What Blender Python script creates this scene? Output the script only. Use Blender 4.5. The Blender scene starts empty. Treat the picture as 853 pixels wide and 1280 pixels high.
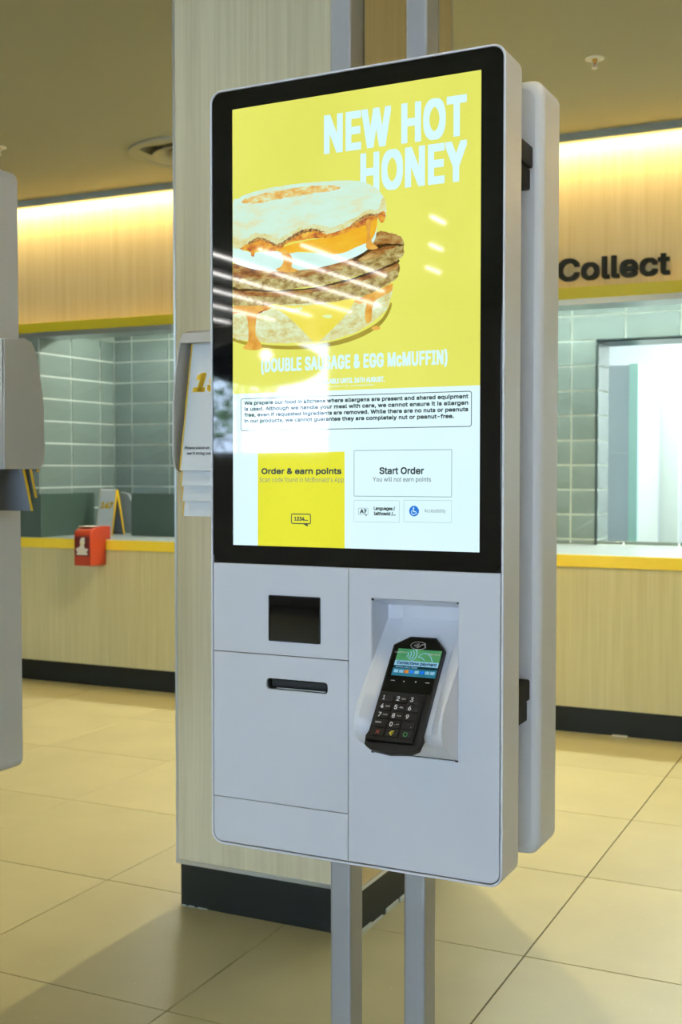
import bpy, bmesh, math, random
from mathutils import Vector, Matrix, Euler
random.seed(7)
S = bpy.context.scene
COL = S.collection

# ---------------------------------------------------------------- camera
FPX = 1483.94; EYE = Vector((0, 0, 1.26)); YAW = .446171; PIT = .0365889
cam_d = bpy.data.cameras.new('camera'); cam = bpy.data.objects.new('camera', cam_d); COL.objects.link(cam)
cam.location = EYE
cam_d.sensor_fit = 'VERTICAL'; cam_d.sensor_height = 36; cam_d.sensor_width = 24
cam_d.lens = FPX / 1280 * 36
cam.rotation_euler = (math.pi/2 - PIT, 0, YAW)
cam_d.clip_start = .05; cam_d.clip_end = 200
cam_d.dof.use_dof = True; cam_d.dof.focus_distance = 1.72; cam_d.dof.aperture_fstop = 11
S.camera = cam
# ---------------------------------------------------------------- world (daylight outside the shop front) and exposure
w = bpy.data.worlds.new('world'); S.world = w; w.use_nodes = True
w.node_tree.nodes['Background'].inputs[0].default_value = (.61, .75, 1, 1)
w.node_tree.nodes['Background'].inputs[1].default_value = 20.0
S.view_settings.view_transform = 'Standard'; S.view_settings.look = 'None'
S.view_settings.exposure = 0.36; S.view_settings.gamma = 1; S.view_settings.use_curve_mapping = False
S.cycles.max_bounces = 8; S.cycles.diffuse_bounces = 5; S.cycles.glossy_bounces = 4
S.cycles.sample_clamp_indirect = 6; S.cycles.use_denoising = True

def light(name, kind, loc, energy, color, rot=(0,0,0), **k):
    d = bpy.data.lights.new(name, kind); d.energy = energy; d.color = color
    for a, b in k.items(): setattr(d, a, b)
    o = bpy.data.objects.new(name, d); o.location = loc; o.rotation_euler = rot; COL.objects.link(o); return o
def aim(a, b): return (Vector(b) - Vector(a)).to_track_quat('-Z', 'Y').to_euler()
WARM = (1, .87, .50)
# recessed ceiling downlights
for x, y, e in ((-1.905, 4.27, 120), (-5.2, 2.6, 8), (1.6, 3.6, 8), (-4.2, .2, 8), (1.8, .6, 8)):
    light('downlight_beam', 'SPOT', (x, y, 2.80), e, WARM, spot_size=math.radians(125), spot_blend=.35, shadow_soft_size=.022)
for x, y, e in ((-2.3, .9, 9), (.25, 1.5, 9)):     # added soft warm fill over the ordering area, lifting the shaded floor
    light('added_warm_fill', 'AREA', (x, y, 2.82), e, (1, .84, .52), shape='DISK', size=.5)
# cove strip behind the ceiling trim, washing the panelled bulkhead
light('cove_strip_light', 'AREA', (-2.6, 5.61, 2.828), 66, (1, .77, .38), rot=(math.radians(-6), 0, 0), shape='RECTANGLE', size=8.4, size_y=.05)
# strip hidden inside the serving hatch behind the bulkhead
light('hatch_strip_light', 'AREA', (-3.3, 6.22, 2.24), 30, (1, 1, .90), rot=(math.radians(-58), 0, 0), shape='RECTANGLE', size=1.7, size_y=.1)
light('hatch_strip_light', 'AREA', (-.6, 6.22, 2.24), 46, (.90, 1, .93), rot=(math.radians(-58), 0, 0), shape='RECTANGLE', size=3.0, size_y=.1)
# kitchen ceiling panels beyond the hatch
light('kitchen_ceiling_light', 'AREA', (-.4, 8.2, 2.72), 95, (.92, 1, .98), shape='RECTANGLE', size=2.4, size_y=1.6)
# window portal
light('window_portal', 'AREA', (1.15, -6.99, 1.5), 1, (1,1,1), rot=(math.pi/2, 0, 0), shape='RECTANGLE', size=4.5, size_y=2.5).data.cycles.is_portal = True
light('window_portal', 'AREA', (-7.0, -6.99, 2.08), 1, (1,1,1), rot=(math.pi/2, 0, 0), shape='RECTANGLE', size=3.2, size_y=1.3).data.cycles.is_portal = True

# ---------------------------------------------------------------- measuring helpers (sight line of the camera hitting a real plane)
_fw = Vector((-math.sin(YAW)*math.cos(PIT), math.cos(YAW)*math.cos(PIT), -math.sin(PIT)))
_r = Vector((math.cos(YAW), math.sin(YAW), 0)); _u = _r.cross(_fw)
def sight(px, py): return _fw + _r*((px-426.5)/FPX) - _u*((py-640)/FPX)
def at(px, py, ax, val):
    d = sight(px, py); t = (val - EYE[ax]) / d[ax]; return EYE + d*t
KM = Matrix.LocRotScale(Vector((-1.0153, 1.6343, .6519)), Euler((-.0064, -.0025, -.0168), 'YXZ'), None)
KI = KM.inverted()
def on_kiosk(px, py, yy=0, ax=1):
    o = KI @ EYE; d = KI.to_3x3() @ sight(px, py); t = (yy - o[ax]) / d[ax]; return o + d*t

# ---------------------------------------------------------------- materials
def newmat(name):
    m = bpy.data.materials.new(name); m.use_nodes = True
    return m, m.node_tree.nodes, m.node_tree.links, m.node_tree.nodes['Principled BSDF']
def simple(name, c, rough=.5, metal=0, spec=.5, emit=None, es=1, bump=0, bscale=300, coat=0, var=0):
    m, n, l, p = newmat(name)
    p.inputs['Base Color'].default_value = (*c, 1); p.inputs['Roughness'].default_value = rough
    p.inputs['Metallic'].default_value = metal; p.inputs['Specular IOR Level'].default_value = spec
    p.inputs['Coat Weight'].default_value = coat
    if emit: p.inputs['Emission Color'].default_value = (*emit, 1); p.inputs['Emission Strength'].default_value = es
    if bump or var:
        tc = n.new('ShaderNodeTexCoord'); t = n.new('ShaderNodeTexNoise'); t.inputs['Scale'].default_value = bscale
        t.inputs['Detail'].default_value = 3; l.new(tc.outputs['Object'], t.inputs['Vector'])
        if bump:
            b = n.new('ShaderNodeBump'); b.inputs['Strength'].default_value = bump; b.inputs['Distance'].default_value = .001
            l.new(t.outputs['Fac'], b.inputs['Height']); l.new(b.outputs['Normal'], p.inputs['Normal'])
        if var:
            r = n.new('ShaderNodeValToRGB'); r.color_ramp.elements[0].position = .3; r.color_ramp.elements[1].position = .7
            r.color_ramp.elements[0].color = (*[v*(1-var) for v in c], 1); r.color_ramp.elements[1].color = (*[min(1, v*(1+var)) for v in c], 1)
            l.new(t.outputs['Fac'], r.inputs['Fac']); l.new(r.outputs['Color'], p.inputs['Base Color'])
    return m
def wood(name, light_c, dark_c, axis='z'):
    m, n, l, p = newmat(name)
    tc = n.new('ShaderNodeTexCoord'); mp = n.new('ShaderNodeMapping')
    mp.inputs['Scale'].default_value = (26, 26, .9) if axis == 'z' else (1, 26, 26)
    l.new(tc.outputs['Object'], mp.inputs['Vector'])
    t = n.new('ShaderNodeTexNoise'); t.inputs['Scale'].default_value = 1; t.inputs['Detail'].default_value = 5; t.inputs['Roughness'].default_value = .6
    l.new(mp.outputs['Vector'], t.inputs['Vector'])
    mp2 = n.new('ShaderNodeMapping'); mp2.inputs['Scale'].default_value = (150, 150, 2.5)
    l.new(tc.outputs['Object'], mp2.inputs['Vector'])
    t2 = n.new('ShaderNodeTexNoise'); t2.inputs['Scale'].default_value = 1; t2.inputs['Detail'].default_value = 2
    l.new(mp2.outputs['Vector'], t2.inputs['Vector'])
    mx = n.new('ShaderNodeMath'); mx.operation = 'MULTIPLY_ADD'; mx.inputs[1].default_value = .35
    l.new(t2.outputs['Fac'], mx.inputs[0])
    sc = n.new('ShaderNodeMath'); sc.operation = 'MULTIPLY'; sc.inputs[1].default_value = .68; l.new(t.outputs['Fac'], sc.inputs[0])
    l.new(sc.outputs[0], mx.inputs[2])
    r = n.new('ShaderNodeValToRGB'); r.color_ramp.elements[0].position = .36; r.color_ramp.elements[1].position = .64
    r.color_ramp.elements[0].color = (*dark_c, 1); r.color_ramp.elements[1].color = (*light_c, 1)
    l.new(mx.outputs[0], r.inputs['Fac']); l.new(r.outputs['Color'], p.inputs['Base Color'])
    p.inputs['Roughness'].default_value = .5; p.inputs['Specular IOR Level'].default_value = .3
    return m
def tile_mat(name, c, var, scale, rough, spec, speck=0):
    # base colour with a small offset for each separate tile, cloudy marks and fine specks
    m, n, l, p = newmat(name)
    tc = n.new('ShaderNodeTexCoord'); oi = n.new('ShaderNodeObjectInfo')
    t = n.new('ShaderNodeTexNoise'); t.inputs['Scale'].default_value = scale; t.inputs['Detail'].default_value = 6
    add = n.new('ShaderNodeVectorMath'); add.operation = 'ADD'
    cx = n.new('ShaderNodeCombineXYZ'); mul = n.new('ShaderNodeMath'); mul.operation = 'MULTIPLY'; mul.inputs[1].default_value = 37
    l.new(oi.outputs['Random'], mul.inputs[0]); l.new(mul.outputs[0], cx.inputs[0]); l.new(mul.outputs[0], cx.inputs[1])
    l.new(tc.outputs['Object'], add.inputs[0]); l.new(cx.outputs[0], add.inputs[1]); l.new(add.outputs[0], t.inputs['Vector'])
    r = n.new('ShaderNodeValToRGB'); r.color_ramp.elements[0].position = .3; r.color_ramp.elements[1].position = .7
    r.color_ramp.elements[0].color = (*[v*(1-var) for v in c], 1); r.color_ramp.elements[1].color = (*[v*(1+var) for v in c], 1)
    l.new(t.outputs['Fac'], r.inputs['Fac'])
    hsv = n.new('ShaderNodeHueSaturation'); mr = n.new('ShaderNodeMapRange'); mr.inputs[3].default_value = .95; mr.inputs[4].default_value = 1.04
    l.new(oi.outputs['Random'], mr.inputs[0]); l.new(mr.outputs[0], hsv.inputs['Value']); l.new(r.outputs['Color'], hsv.inputs['Color'])
    out = hsv.outputs['Color']
    if speck:
        v = n.new('ShaderNodeTexVoronoi'); v.inputs['Scale'].default_value = 55; l.new(add.outputs[0], v.inputs['Vector'])
        lt = n.new('ShaderNodeMath'); lt.operation = 'LESS_THAN'; lt.inputs[1].default_value = .10; l.new(v.outputs['Distance'], lt.inputs[0])
        n2 = n.new('ShaderNodeTexNoise'); n2.inputs['Scale'].default_value = 25; l.new(add.outputs[0], n2.inputs['Vector'])
        g = n.new('ShaderNodeMath'); g.operation = 'GREATER_THAN'; g.inputs[1].default_value = .58; l.new(n2.outputs['Fac'], g.inputs[0])
        mm = n.new('ShaderNodeMath'); mm.operation = 'MULTIPLY'; l.new(lt.outputs[0], mm.inputs[0]); l.new(g.outputs[0], mm.inputs[1])
        m3 = n.new('ShaderNodeMath'); m3.operation = 'MULTIPLY'; m3.inputs[1].default_value = speck; l.new(mm.outputs[0], m3.inputs[0])
        mix = n.new('ShaderNodeMixRGB'); mix.inputs[2].default_value = (.8, .78, .66, 1)
        l.new(m3.outputs[0], mix.inputs[0]); l.new(out, mix.inputs[1]); out = mix.outputs[0]
    l.new(out, p.inputs['Base Color']); p.inputs['Roughness'].default_value = rough; p.inputs['Specular IOR Level'].default_value = spec
    return m
def art(name, a, b, scale=60, es=.82, dist=0, more=None, lo=.36, hi=.62, stretch=None):
    # picture colour shown by the lit display, under the same glossy glass
    m, n, l, p = newmat(name)
    p.inputs['Base Color'].default_value = (0, 0, 0, 1); p.inputs['Roughness'].default_value = .03
    tc = n.new('ShaderNodeTexCoord'); t = n.new('ShaderNodeTexNoise'); t.inputs['Scale'].default_value = scale; t.inputs['Detail'].default_value = 5
    t.inputs['Distortion'].default_value = dist
    if stretch:
        mp = n.new('ShaderNodeMapping'); mp.inputs['Scale'].default_value = stretch; mp.inputs['Rotation'].default_value = (0, math.radians(8), 0)
        l.new(tc.outputs['Object'], mp.inputs['Vector']); l.new(mp.outputs['Vector'], t.inputs['Vector']); t.inputs['Detail'].default_value = 9; t.inputs['Roughness'].default_value = .65
    else: l.new(tc.outputs['Object'], t.inputs['Vector'])
    r = n.new('ShaderNodeValToRGB'); r.color_ramp.elements[0].position = lo; r.color_ramp.elements[1].position = hi
    r.color_ramp.elements[0].color = (*a, 1); r.color_ramp.elements[1].color = (*b, 1)
    for pos, c in (more or []): r.color_ramp.elements.new(pos).color = (*c, 1)
    l.new(t.outputs['Fac'], r.inputs['Fac']); l.new(r.outputs['Color'], p.inputs['Emission Color'])
    p.inputs['Emission Strength'].default_value = es
    return m
def L(r, g, b):   # 0-255 display colour to linear
    return tuple(((v/255+.055)/1.055)**2.4 if v > 10 else v/255/12.92 for v in (r, g, b))

M = {}
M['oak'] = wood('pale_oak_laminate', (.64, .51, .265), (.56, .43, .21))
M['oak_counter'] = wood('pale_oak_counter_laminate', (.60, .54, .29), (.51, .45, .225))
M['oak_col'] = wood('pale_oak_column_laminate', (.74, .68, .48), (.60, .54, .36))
M['white'] = simple('white_powder_coat', (.66, .67, .73), .42, bump=.05, bscale=900)
M['rim'] = simple('white_plastic_rim', (.72, .73, .79), .35)
M['rear_white'] = simple('white_moulded_plastic', (.72, .725, .76), .38)
M['black_glass'] = simple('black_glass', (.004, .004, .004), .03, spec=.5)
M['dark'] = simple('dark_gap', (.01, .01, .01), .8)
M['black_plastic'] = simple('black_plastic', (.008, .008, .009), .5, spec=.3, bump=.15, bscale=700)
M['hinge_black'] = simple('hinge_black', (.004, .004, .004), .6, spec=.3)
M['black_matt'] = simple('black_matt_laminate', (.010, .013, .011), .5, spec=.22)
M['metal'] = simple('silver_painted_metal', (.36, .37, .39), .42, metal=.55, bump=.1, bscale=800, var=.06)
M['alu'] = simple('aluminium_edge', (.6, .64, .68), .3, metal=.8)
M['ceil'] = simple('matt_ceiling_paint', (.40, .395, .30), .9, spec=.1, bump=.03, bscale=60)
M['ceil_trim'] = simple('grey_green_trim_paint', (.22, .27, .25), .6)
M['wallp'] = simple('grey_wall_paint', (.40, .39, .35), .9)
M['floor'] = tile_mat('beige_porcelain', (.445, .40, .222), .07, 3.2, .34, .32, speck=.35)
M['floor_joint'] = simple('dark_floor_grout', (.05, .042, .025), .9)
M['wtile'] = tile_mat('grey_green_glazed', (.19, .245, .215), .05, 3, .22, .5)
M['grout'] = simple('pale_grout', (.60, .67, .60), .9)
M['yellow'] = simple('yellow_laminate', (.86, .62, .035), .35)
M['yellow_up'] = simple('yellow_green_laminate', (.62, .50, .012), .4)
M['top'] = simple('pale_grey_countertop', (.40, .46, .46), .28)
M['green_panel'] = simple('dark_green_panel', (.060, .100, .072), .4)
M['grey_panel'] = simple('grey_panel', (.28, .31, .31), .5)
M['steel'] = simple('brushed_steel', (.5, .53, .52), .3, metal=.9)
M['kitchen'] = simple('white_kitchen_wall', (.78, .85, .88), .6)
M['kitchen_blue'] = simple('blue_grey_steel', (.50, .56, .62), .3, metal=.3)
M['kitchen_mint'] = simple('mint_panel_edge', (.46, .74, .68), .4)
M['tent'] = simple('white_number_plastic', (.70, .73, .74), .4)
M['tent_y'] = simple('yellow_number_edge', (.72, .44, .01), .4)
M['tent_in'] = simple('grey_number_inside', (.17, .19, .23), .5)
M['ink_y'] = simple('yellow_print', (.80, .50, .015), .5)
M['ink_k'] = simple('black_print', (.03, .03, .035), .5)
M['holder'] = simple('light_grey_moulding', (.52, .51, .48), .4)
M['red'] = simple('red_acrylic', (.40, .038, .010), .4)
M['red_dark'] = simple('dark_red_label', (.12, .008, .008), .4)
M['label_w'] = simple('white_label_print', (.72, .70, .62), .5)
M['sprk'] = simple('white_sprinkler_enamel', (.72, .74, .70), .35)
M['brass'] = simple('brass', (.6, .4, .12), .35, metal=.8)
M['redbulb'] = simple('red_glass_bulb', (.5, .03, .02), .2)
M['tube'] = simple('lit_tube', (1, 1, 1), .5, emit=(1, .97, .92), es=32)
M['leaf'] = simple('tree_leaves', (.16, .30, .07), .7, bump=0, var=.5, bscale=4)
M['bark'] = simple('tree_bark', (.12, .09, .06), .9)
M['truss'] = simple('white_steel', (.85, .87, .9), .4)
M['ground'] = simple('pale_outdoor_paving', (.45, .44, .42), .9)
M['lamp'] = simple('lamp_glow', (1, 1, 1), .5, emit=(1, .95, .85), es=20)
M['glass'] = None
m, n, l, p = newmat('clear_window_glass'); p.inputs['Transmission Weight'].default_value = 1; p.inputs['Roughness'].default_value = 0
p.inputs['IOR'].default_value = 1.02; p.inputs['Base Color'].default_value = (.95, 1, .98, 1); M['glass'] = m

# display colours
A = {}
A['white'] = art('display_white', L(216, 246, 255), L(224, 249, 255), 3)
A['yellow'] = art('display_yellow', L(222, 224, 98), L(229, 231, 106), 4)
A['yellow2'] = art('display_yellow_tile', L(222, 222, 52), L(228, 228, 58), 4)
A['glyph'] = art('display_white_letters', L(206, 242, 250), L(210, 244, 252), 3)
A['ink'] = art('display_dark_letters', L(58, 72, 70), L(66, 80, 76), 10)
A['ink2'] = art('display_grey_letters', L(112, 128, 122), L(120, 134, 128), 10)
A['line'] = art('display_grey_outline', L(120, 150, 140), L(130, 156, 148), 10)
A['tile_edge'] = art('display_button_edge', L(168, 200, 196), L(176, 205, 200), 10)
A['blue'] = art('display_blue', L(40, 120, 214), L(50, 130, 220), 10)
A['bun'] = art('display_muffin', L(222, 216, 158), L(208, 240, 224), 22, more=[(.42, L(214, 230, 196)), (.50, L(206, 236, 214))], lo=.30, hi=.66, stretch=(.8, 1, 2.2))
A['bun_edge'] = art('display_muffin_edge', L(204, 190, 118), L(214, 232, 196), 60, more=[(.46, L(218, 214, 150))], lo=.30, hi=.66, stretch=(1, 1, 1.6))
A['toast'] = art('display_toasted_patch', L(214, 150, 66), L(216, 232, 190), 70, more=[(.44, L(228, 182, 100)), (.52, L(228, 204, 130))], lo=.34, hi=.60, stretch=(.7, 1, 1.6))
A['burn'] = art('display_honey_crust', L(120, 52, 60), L(236, 190, 80), 60, more=[(.42, L(176, 92, 56)), (.52, L(222, 150, 52))], lo=.32, hi=.64, stretch=(.8, 1, 1.4))
A['crust'] = art('display_dark_crust', L(96, 70, 50), L(206, 160, 90), 260)
A['yolk'] = art('display_yolk', L(232, 148, 22), L(242, 208, 60), 10, lo=.3, hi=.68, stretch=(.6, 1, 1.4))
A['egg'] = art('display_egg_white', L(202, 238, 226), L(214, 246, 240), 10)
A['patty'] = art('display_patty', L(84, 44, 20), L(206, 176, 112), 55, more=[(.42, L(128, 78, 34)), (.50, L(162, 112, 52)), (.57, L(178, 146, 84))], lo=.33, hi=.68, stretch=(.55, 1, 1.6))
A['patty_side'] = art('display_patty_side', L(112, 84, 40), L(206, 198, 140), 95, more=[(.44, L(150, 126, 68)), (.52, L(178, 162, 100))], lo=.33, hi=.66, stretch=(.8, 1, 1.2))
A['patty_gap'] = art('display_patty_gap', L(52, 36, 14), L(82, 58, 24), 50)
A['bun2'] = art('display_lower_muffin', L(196, 178, 104), L(226, 238, 206), 60, more=[(.44, L(212, 208, 146)), (.52, L(216, 226, 176))], lo=.32, hi=.62, stretch=(.8, 1, 1.2))
A['cheese'] = art('display_cheese', L(228, 214, 64), L(240, 226, 96), 10)
A['cheese_hi'] = art('display_cheese_shine', L(214, 240, 160), L(228, 244, 190), 10)
A['honey'] = art('display_honey', L(214, 146, 54), L(232, 182, 84), 50)
A['shade'] = art('display_picture_shadow', L(158, 144, 50), L(176, 160, 60), 20)
A['t_green'] = art('terminal_green', L(60, 132, 90), L(88, 150, 98), 30)
A['t_blue'] = art('terminal_blue', L(36, 104, 124), L(44, 116, 140), 30)
A['t_pale'] = art('terminal_pale', L(120, 172, 196), L(140, 190, 220), 30)
A['t_dark'] = art('terminal_dark', L(10, 40, 50), L(14, 46, 56), 30)
A['t_navy'] = art('terminal_navy', L(8, 20, 60), L(10, 24, 66), 30)
A['t_sky'] = art('terminal_sky', L(20, 110, 220), L(50, 130, 230), 30)
A['t_or'] = art('terminal_orange', L(180, 90, 40), L(220, 150, 50), 30)
M['key_w'] = simple('white_key_print_glow', (.55, .55, .55), .5, emit=(1, 1, 1), es=.08)  # printed white with a slight glow added to its colour
M['key_r'] = simple('red_key_print', (.30, .03, .02), .5)
M['key_y'] = simple('yellow_key_print', (.62, .50, .02), .5)
M['key_g'] = simple('green_key_print', (.04, .32, .08), .5)

# ---------------------------------------------------------------- object helpers
def link(name, me, mat, parent=None, mx=None):
    o = bpy.data.objects.new(name, me); COL.objects.link(o)
    if mat and not me.materials: me.materials.append(mat)
    if parent: o.parent = parent
    if mx is not None: o.matrix_local = mx
    return o
def tag(o, label=None, cat=None, group=None, kind=None):
    if label: o['label'] = label
    if cat: o['category'] = cat
    if group: o['group'] = group
    if kind: o['kind'] = kind
    return o
def empty(name, label=None, cat=None, group=None, mx=None, loc=None):
    o = bpy.data.objects.new(name, None); COL.objects.link(o); o.empty_display_size = .05
    if mx is not None: o.matrix_world = mx
    if loc is not None: o.location = loc
    return tag(o, label, cat, group)
def smooth(me, ang=40):
    for p in me.polygons: p.use_smooth = max(abs(c) for c in p.normal) < .9995
    bm = bmesh.new(); bm.from_mesh(me)
    for e in bm.edges: e.smooth = not (len(e.link_faces) == 2 and e.calc_face_angle(0) > math.radians(ang))
    bm.to_mesh(me); bm.free()
def fin(bm, name, mat, parent=None, mx=None, sm=False):
    bmesh.ops.recalc_face_normals(bm, faces=bm.faces)
    me = bpy.data.meshes.new(name); bm.to_mesh(me); bm.free()
    if sm: smooth(me)
    return link(name, me, mat, parent, mx)
def add_box(bm, a, b, bev=0, seg=2):
    x0, y0, z0 = a; x1, y1, z1 = b
    v = [bm.verts.new(c) for c in ((x0,y0,z0),(x1,y0,z0),(x1,y1,z0),(x0,y1,z0),(x0,y0,z1),(x1,y0,z1),(x1,y1,z1),(x0,y1,z1))]
    fs = [bm.faces.new([v[i] for i in f]) for f in ((0,3,2,1),(4,5,6,7),(0,1,5,4),(1,2,6,5),(2,3,7,6),(3,0,4,7))]
    if bev:
        es = list({e for f in fs for e in f.edges})
        bmesh.ops.bevel(bm, geom=es, offset=bev, segments=seg, affect='EDGES', profile=.5)
def box(name, a, b, mat, parent=None, bev=0, seg=2, mx=None):
    bm = bmesh.new(); add_box(bm, a, b, bev, seg); return fin(bm, name, mat, parent, mx, sm=bev > 0)
def boxes(name, lst, mat, parent=None, mx=None, bev=0):
    bm = bmesh.new()
    for a, b in lst: add_box(bm, a, b, bev)
    return fin(bm, name, mat, parent, mx, sm=bev > 0)
def prism(bm, pts, axis, a, b, bev=0):
    """extrude a polygon pts (2-D) along axis from a to b"""
    def P(p, t): return {0: (t, p[0], p[1]), 1: (p[0], t, p[1]), 2: (p[0], p[1], t)}[axis]
    v0 = [bm.verts.new(P(p, a)) for p in pts]; v1 = [bm.verts.new(P(p, b)) for p in pts]
    k = len(pts); fs = [bm.faces.new(v0), bm.faces.new(v1[::-1])]
    for i in range(k): fs.append(bm.faces.new((v0[i], v1[i], v1[(i+1) % k], v0[(i+1) % k])))
    if bev:
        bmesh.ops.recalc_face_normals(bm, faces=fs)
        bmesh.ops.bevel(bm, geom=list(fs[0].edges) + list(fs[1].edges), offset=bev, segments=3, affect='EDGES', profile=.5)
def rrect(x0, z0, x1, z1, r, seg=6, corners='1111'):
    """corner radius per corner: BL, BR, TR, TL"""
    out = []
    for (cx, cz, a0, on) in ((x0, z0, 180, corners[0]), (x1, z0, 270, corners[1]), (x1, z1, 0, corners[2]), (x0, z1, 90, corners[3])):
        rr = r if on == '1' else 0
        if rr == 0: out.append((cx, cz)); continue
        sx = 1 if cx == x0 else -1; sz = 1 if cz == z0 else -1
        for i in range(seg+1):
            t = math.radians(a0 + 90*i/seg); out.append((cx + sx*rr + rr*math.cos(t), cz + sz*rr + rr*math.sin(t)))
    return out
def ellipse(cx, cz, rx, rz, n=24): return [(cx + rx*math.cos(2*math.pi*i/n), cz + rz*math.sin(2*math.pi*i/n)) for i in range(n)]
def plate(name, outer, holes, y0, y1, mat, parent=None, bev=0, mx=None):
    """flat plate in the XZ plane with holes, front face at y0, back at y1"""
    cu = bpy.data.curves.new(name, 'CURVE'); cu.dimensions = '2D'; cu.fill_mode = 'BOTH'
    for poly in [outer] + holes:
        sp = cu.splines.new('POLY'); sp.points.add(len(poly)-1)
        for q, (x, z) in zip(sp.points, poly): q.co = (x, z, 0, 1)
        sp.use_cyclic_u = True
    cu.extrude = max(abs(y1-y0)/2 - bev, 0); cu.bevel_depth = bev; cu.bevel_resolution = 2
    if bev: cu.offset = -bev
    me = curve_mesh(cu, name)
    for v in me.vertices:
        x, z, d = v.co; v.co = (x, (y0+y1)/2 - d, z)
    bm = bmesh.new(); bm.from_mesh(me); bmesh.ops.remove_doubles(bm, verts=bm.verts, dist=1e-5); bmesh.ops.recalc_face_normals(bm, faces=bm.faces); bm.to_mesh(me); bm.free()
    if bev: smooth(me, 50)
    return link(name, me, mat, parent, mx)
def curve_mesh(cu, name):
    o = bpy.data.objects.new(name, cu); COL.objects.link(o)
    dg = bpy.context.evaluated_depsgraph_get(); dg.update()
    me = bpy.data.meshes.new_from_object(o.evaluated_get(dg)); me.name = name; me.materials.clear()
    bpy.data.objects.remove(o); bpy.data.curves.remove(cu); return me
try:      # Blender's own interface typeface
    import os
    FONT = bpy.data.fonts.load(os.path.join(bpy.utils.resource_path('LOCAL'), 'datafiles', 'fonts', 'Inter.woff2'))
except Exception:
    FONT = None
def text_mesh(s, spacing=1.0, shear=0):
    cu = bpy.data.curves.new('lettering', 'FONT'); cu.body = s; cu.size = 1
    if FONT: cu.font = FONT
    cu.space_character = spacing; cu.shear = shear; cu.resolution_u = 3
    return curve_mesh(cu, 'lettering')
def fit_text(s, quad, mat, parent, bold=0, spacing=1.0, name='lettering', to3=None, depth=0, shear=0, like=None):
    """lettering whose ink box is mapped on quad = (x0,z0,x1,z1); to3 maps (u,v,d) to parent space"""
    me = text_mesh(s, spacing, shear)
    q = quad; xs = [v.co.x for v in me.vertices]; ys = [v.co.y for v in me.vertices]
    x0, x1, y0, y1 = min(xs), max(xs), min(ys), max(ys)
    rb_ = bold*(q[3]-q[1]); n_ = 8 if bold else 1
    base = [(q[0]+rb_ + (q[2]-q[0]-2*rb_)*(v.co.x-x0)/(x1-x0), q[1]+rb_ + (q[3]-q[1]-2*rb_)*(v.co.y-y0)/(y1-y0)) for v in me.vertices]
    polys = [tuple(p.vertices) for p in me.polygons]; bpy.data.meshes.remove(me)
    vs, fs = [], []
    for k in range(n_):      # heavier strokes: the same outline laid round a small square
        dx, dy = (rb_*((-1, 0, 1, 1, 1, 0, -1, -1)[k]), rb_*((-1, -1, -1, 0, 1, 1, 1, 0)[k])) if bold else (0, 0)
        o_ = len(vs); vs += [tuple(to3(x+dx, y+dy)) for x, y in base]; fs += [tuple(i+o_ for i in p) for p in polys]
    me = bpy.data.meshes.new(name); me.from_pydata(vs, [], fs); me.update()
    return link(name, me, mat, parent)
def lathe(bm, prof, c=(0,0,0), n=32, axis=2):
    rings = []
    for r, z in prof:
        ring = []
        for i in range(n):
            t = 2*math.pi*i/n; p = [r*math.cos(t), r*math.sin(t), z]
            ring.append(bm.verts.new((c[0]+p[0], c[1]+p[1], c[2]+p[2])))
        rings.append(ring)
    for a, b in zip(rings, rings[1:]):
        for i in range(n): bm.faces.new((a[i], a[(i+1) % n], b[(i+1) % n], b[i]))
    if prof[0][0] > 1e-4 and False: bm.faces.new(rings[0])
    return rings
def tube(bm, pts, r, n=8, closed=False):
    pts = [Vector(p) for p in pts]; rings = []
    for i, p in enumerate(pts):
        a = pts[i-1] if i or closed else p; b = pts[(i+1) % len(pts)] if i < len(pts)-1 or closed else p
        t = (b-a).normalized(); s = t.orthogonal().normalized() if not rings else (last - t*last.dot(t)).normalized()
        last = s; q = t.cross(s)
        rings.append([bm.verts.new(p + (s*math.cos(2*math.pi*k/n) + q*math.sin(2*math.pi*k/n))*r) for k in range(n)])
    m = len(rings)
    for i in range(m if closed else m-1):
        A_, B_ = rings[i], rings[(i+1) % m]
        for k in range(n): bm.faces.new((A_[k], A_[(k+1) % n], B_[(k+1) % n], B_[k]))
    if not closed: bm.faces.new(rings[0][::-1]); bm.faces.new(rings[-1])

# ================================================================ SETTING
CY = 5.571           # counter front plane
BY = 6.34            # tiled back wall of the serving hatch
CZ = 2.838           # ceiling
X0, X1, Y0 = -9.0, 4.0, -7.0
# floor: bed of grout + separate tiles
T = .66; OX, OY = -3.51853, 4.25478
fl = box('floor', (X0, Y0, -.08), (X1, 9.6, -.004), M['floor_joint']); tag(fl, kind='structure')
def bevtile(sx, sy, th, g, b):
    bm = bmesh.new(); add_box(bm, (g, g, -th), (sx-g, sy-g, 0))
    top = [e for e in bm.edges if all(abs(v.co.z) < 1e-6 for v in e.verts)]
    bmesh.ops.bevel(bm, geom=top, offset=b, segments=1, affect='EDGES'); bmesh.ops.recalc_face_normals(bm, faces=bm.faces)
    me = bpy.data.meshes.new('floor_tile'); bm.to_mesh(me); bm.free(); me.materials.append(M['floor']); return me
ft = bevtile(T, T, .02, .0017, .0010)
for i in range(-6, 8):
    for j in range(-2, 8):
        x, y = OX + i*T, OY - j*T
        if x + T > X1 - .3 or y < -.8: continue
        o = link('floor_tile', ft, None, fl); o.location = (x, y, random.uniform(-.0004, 0))
far = []
for i in range(-8, 11):
    for j in range(-2, 17):
        x, y = OX + i*T, OY - j*T
        if (-6 <= i < 8 and -2 <= j < 8 and not (x + T > X1 - .3 or y < -.8)) or x+T > X1 or x < X0 or y < Y0: continue
        far.append(((x+.0015, y+.0015, -.02), (x+T-.0015, y+T-.0015, 0)))
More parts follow.
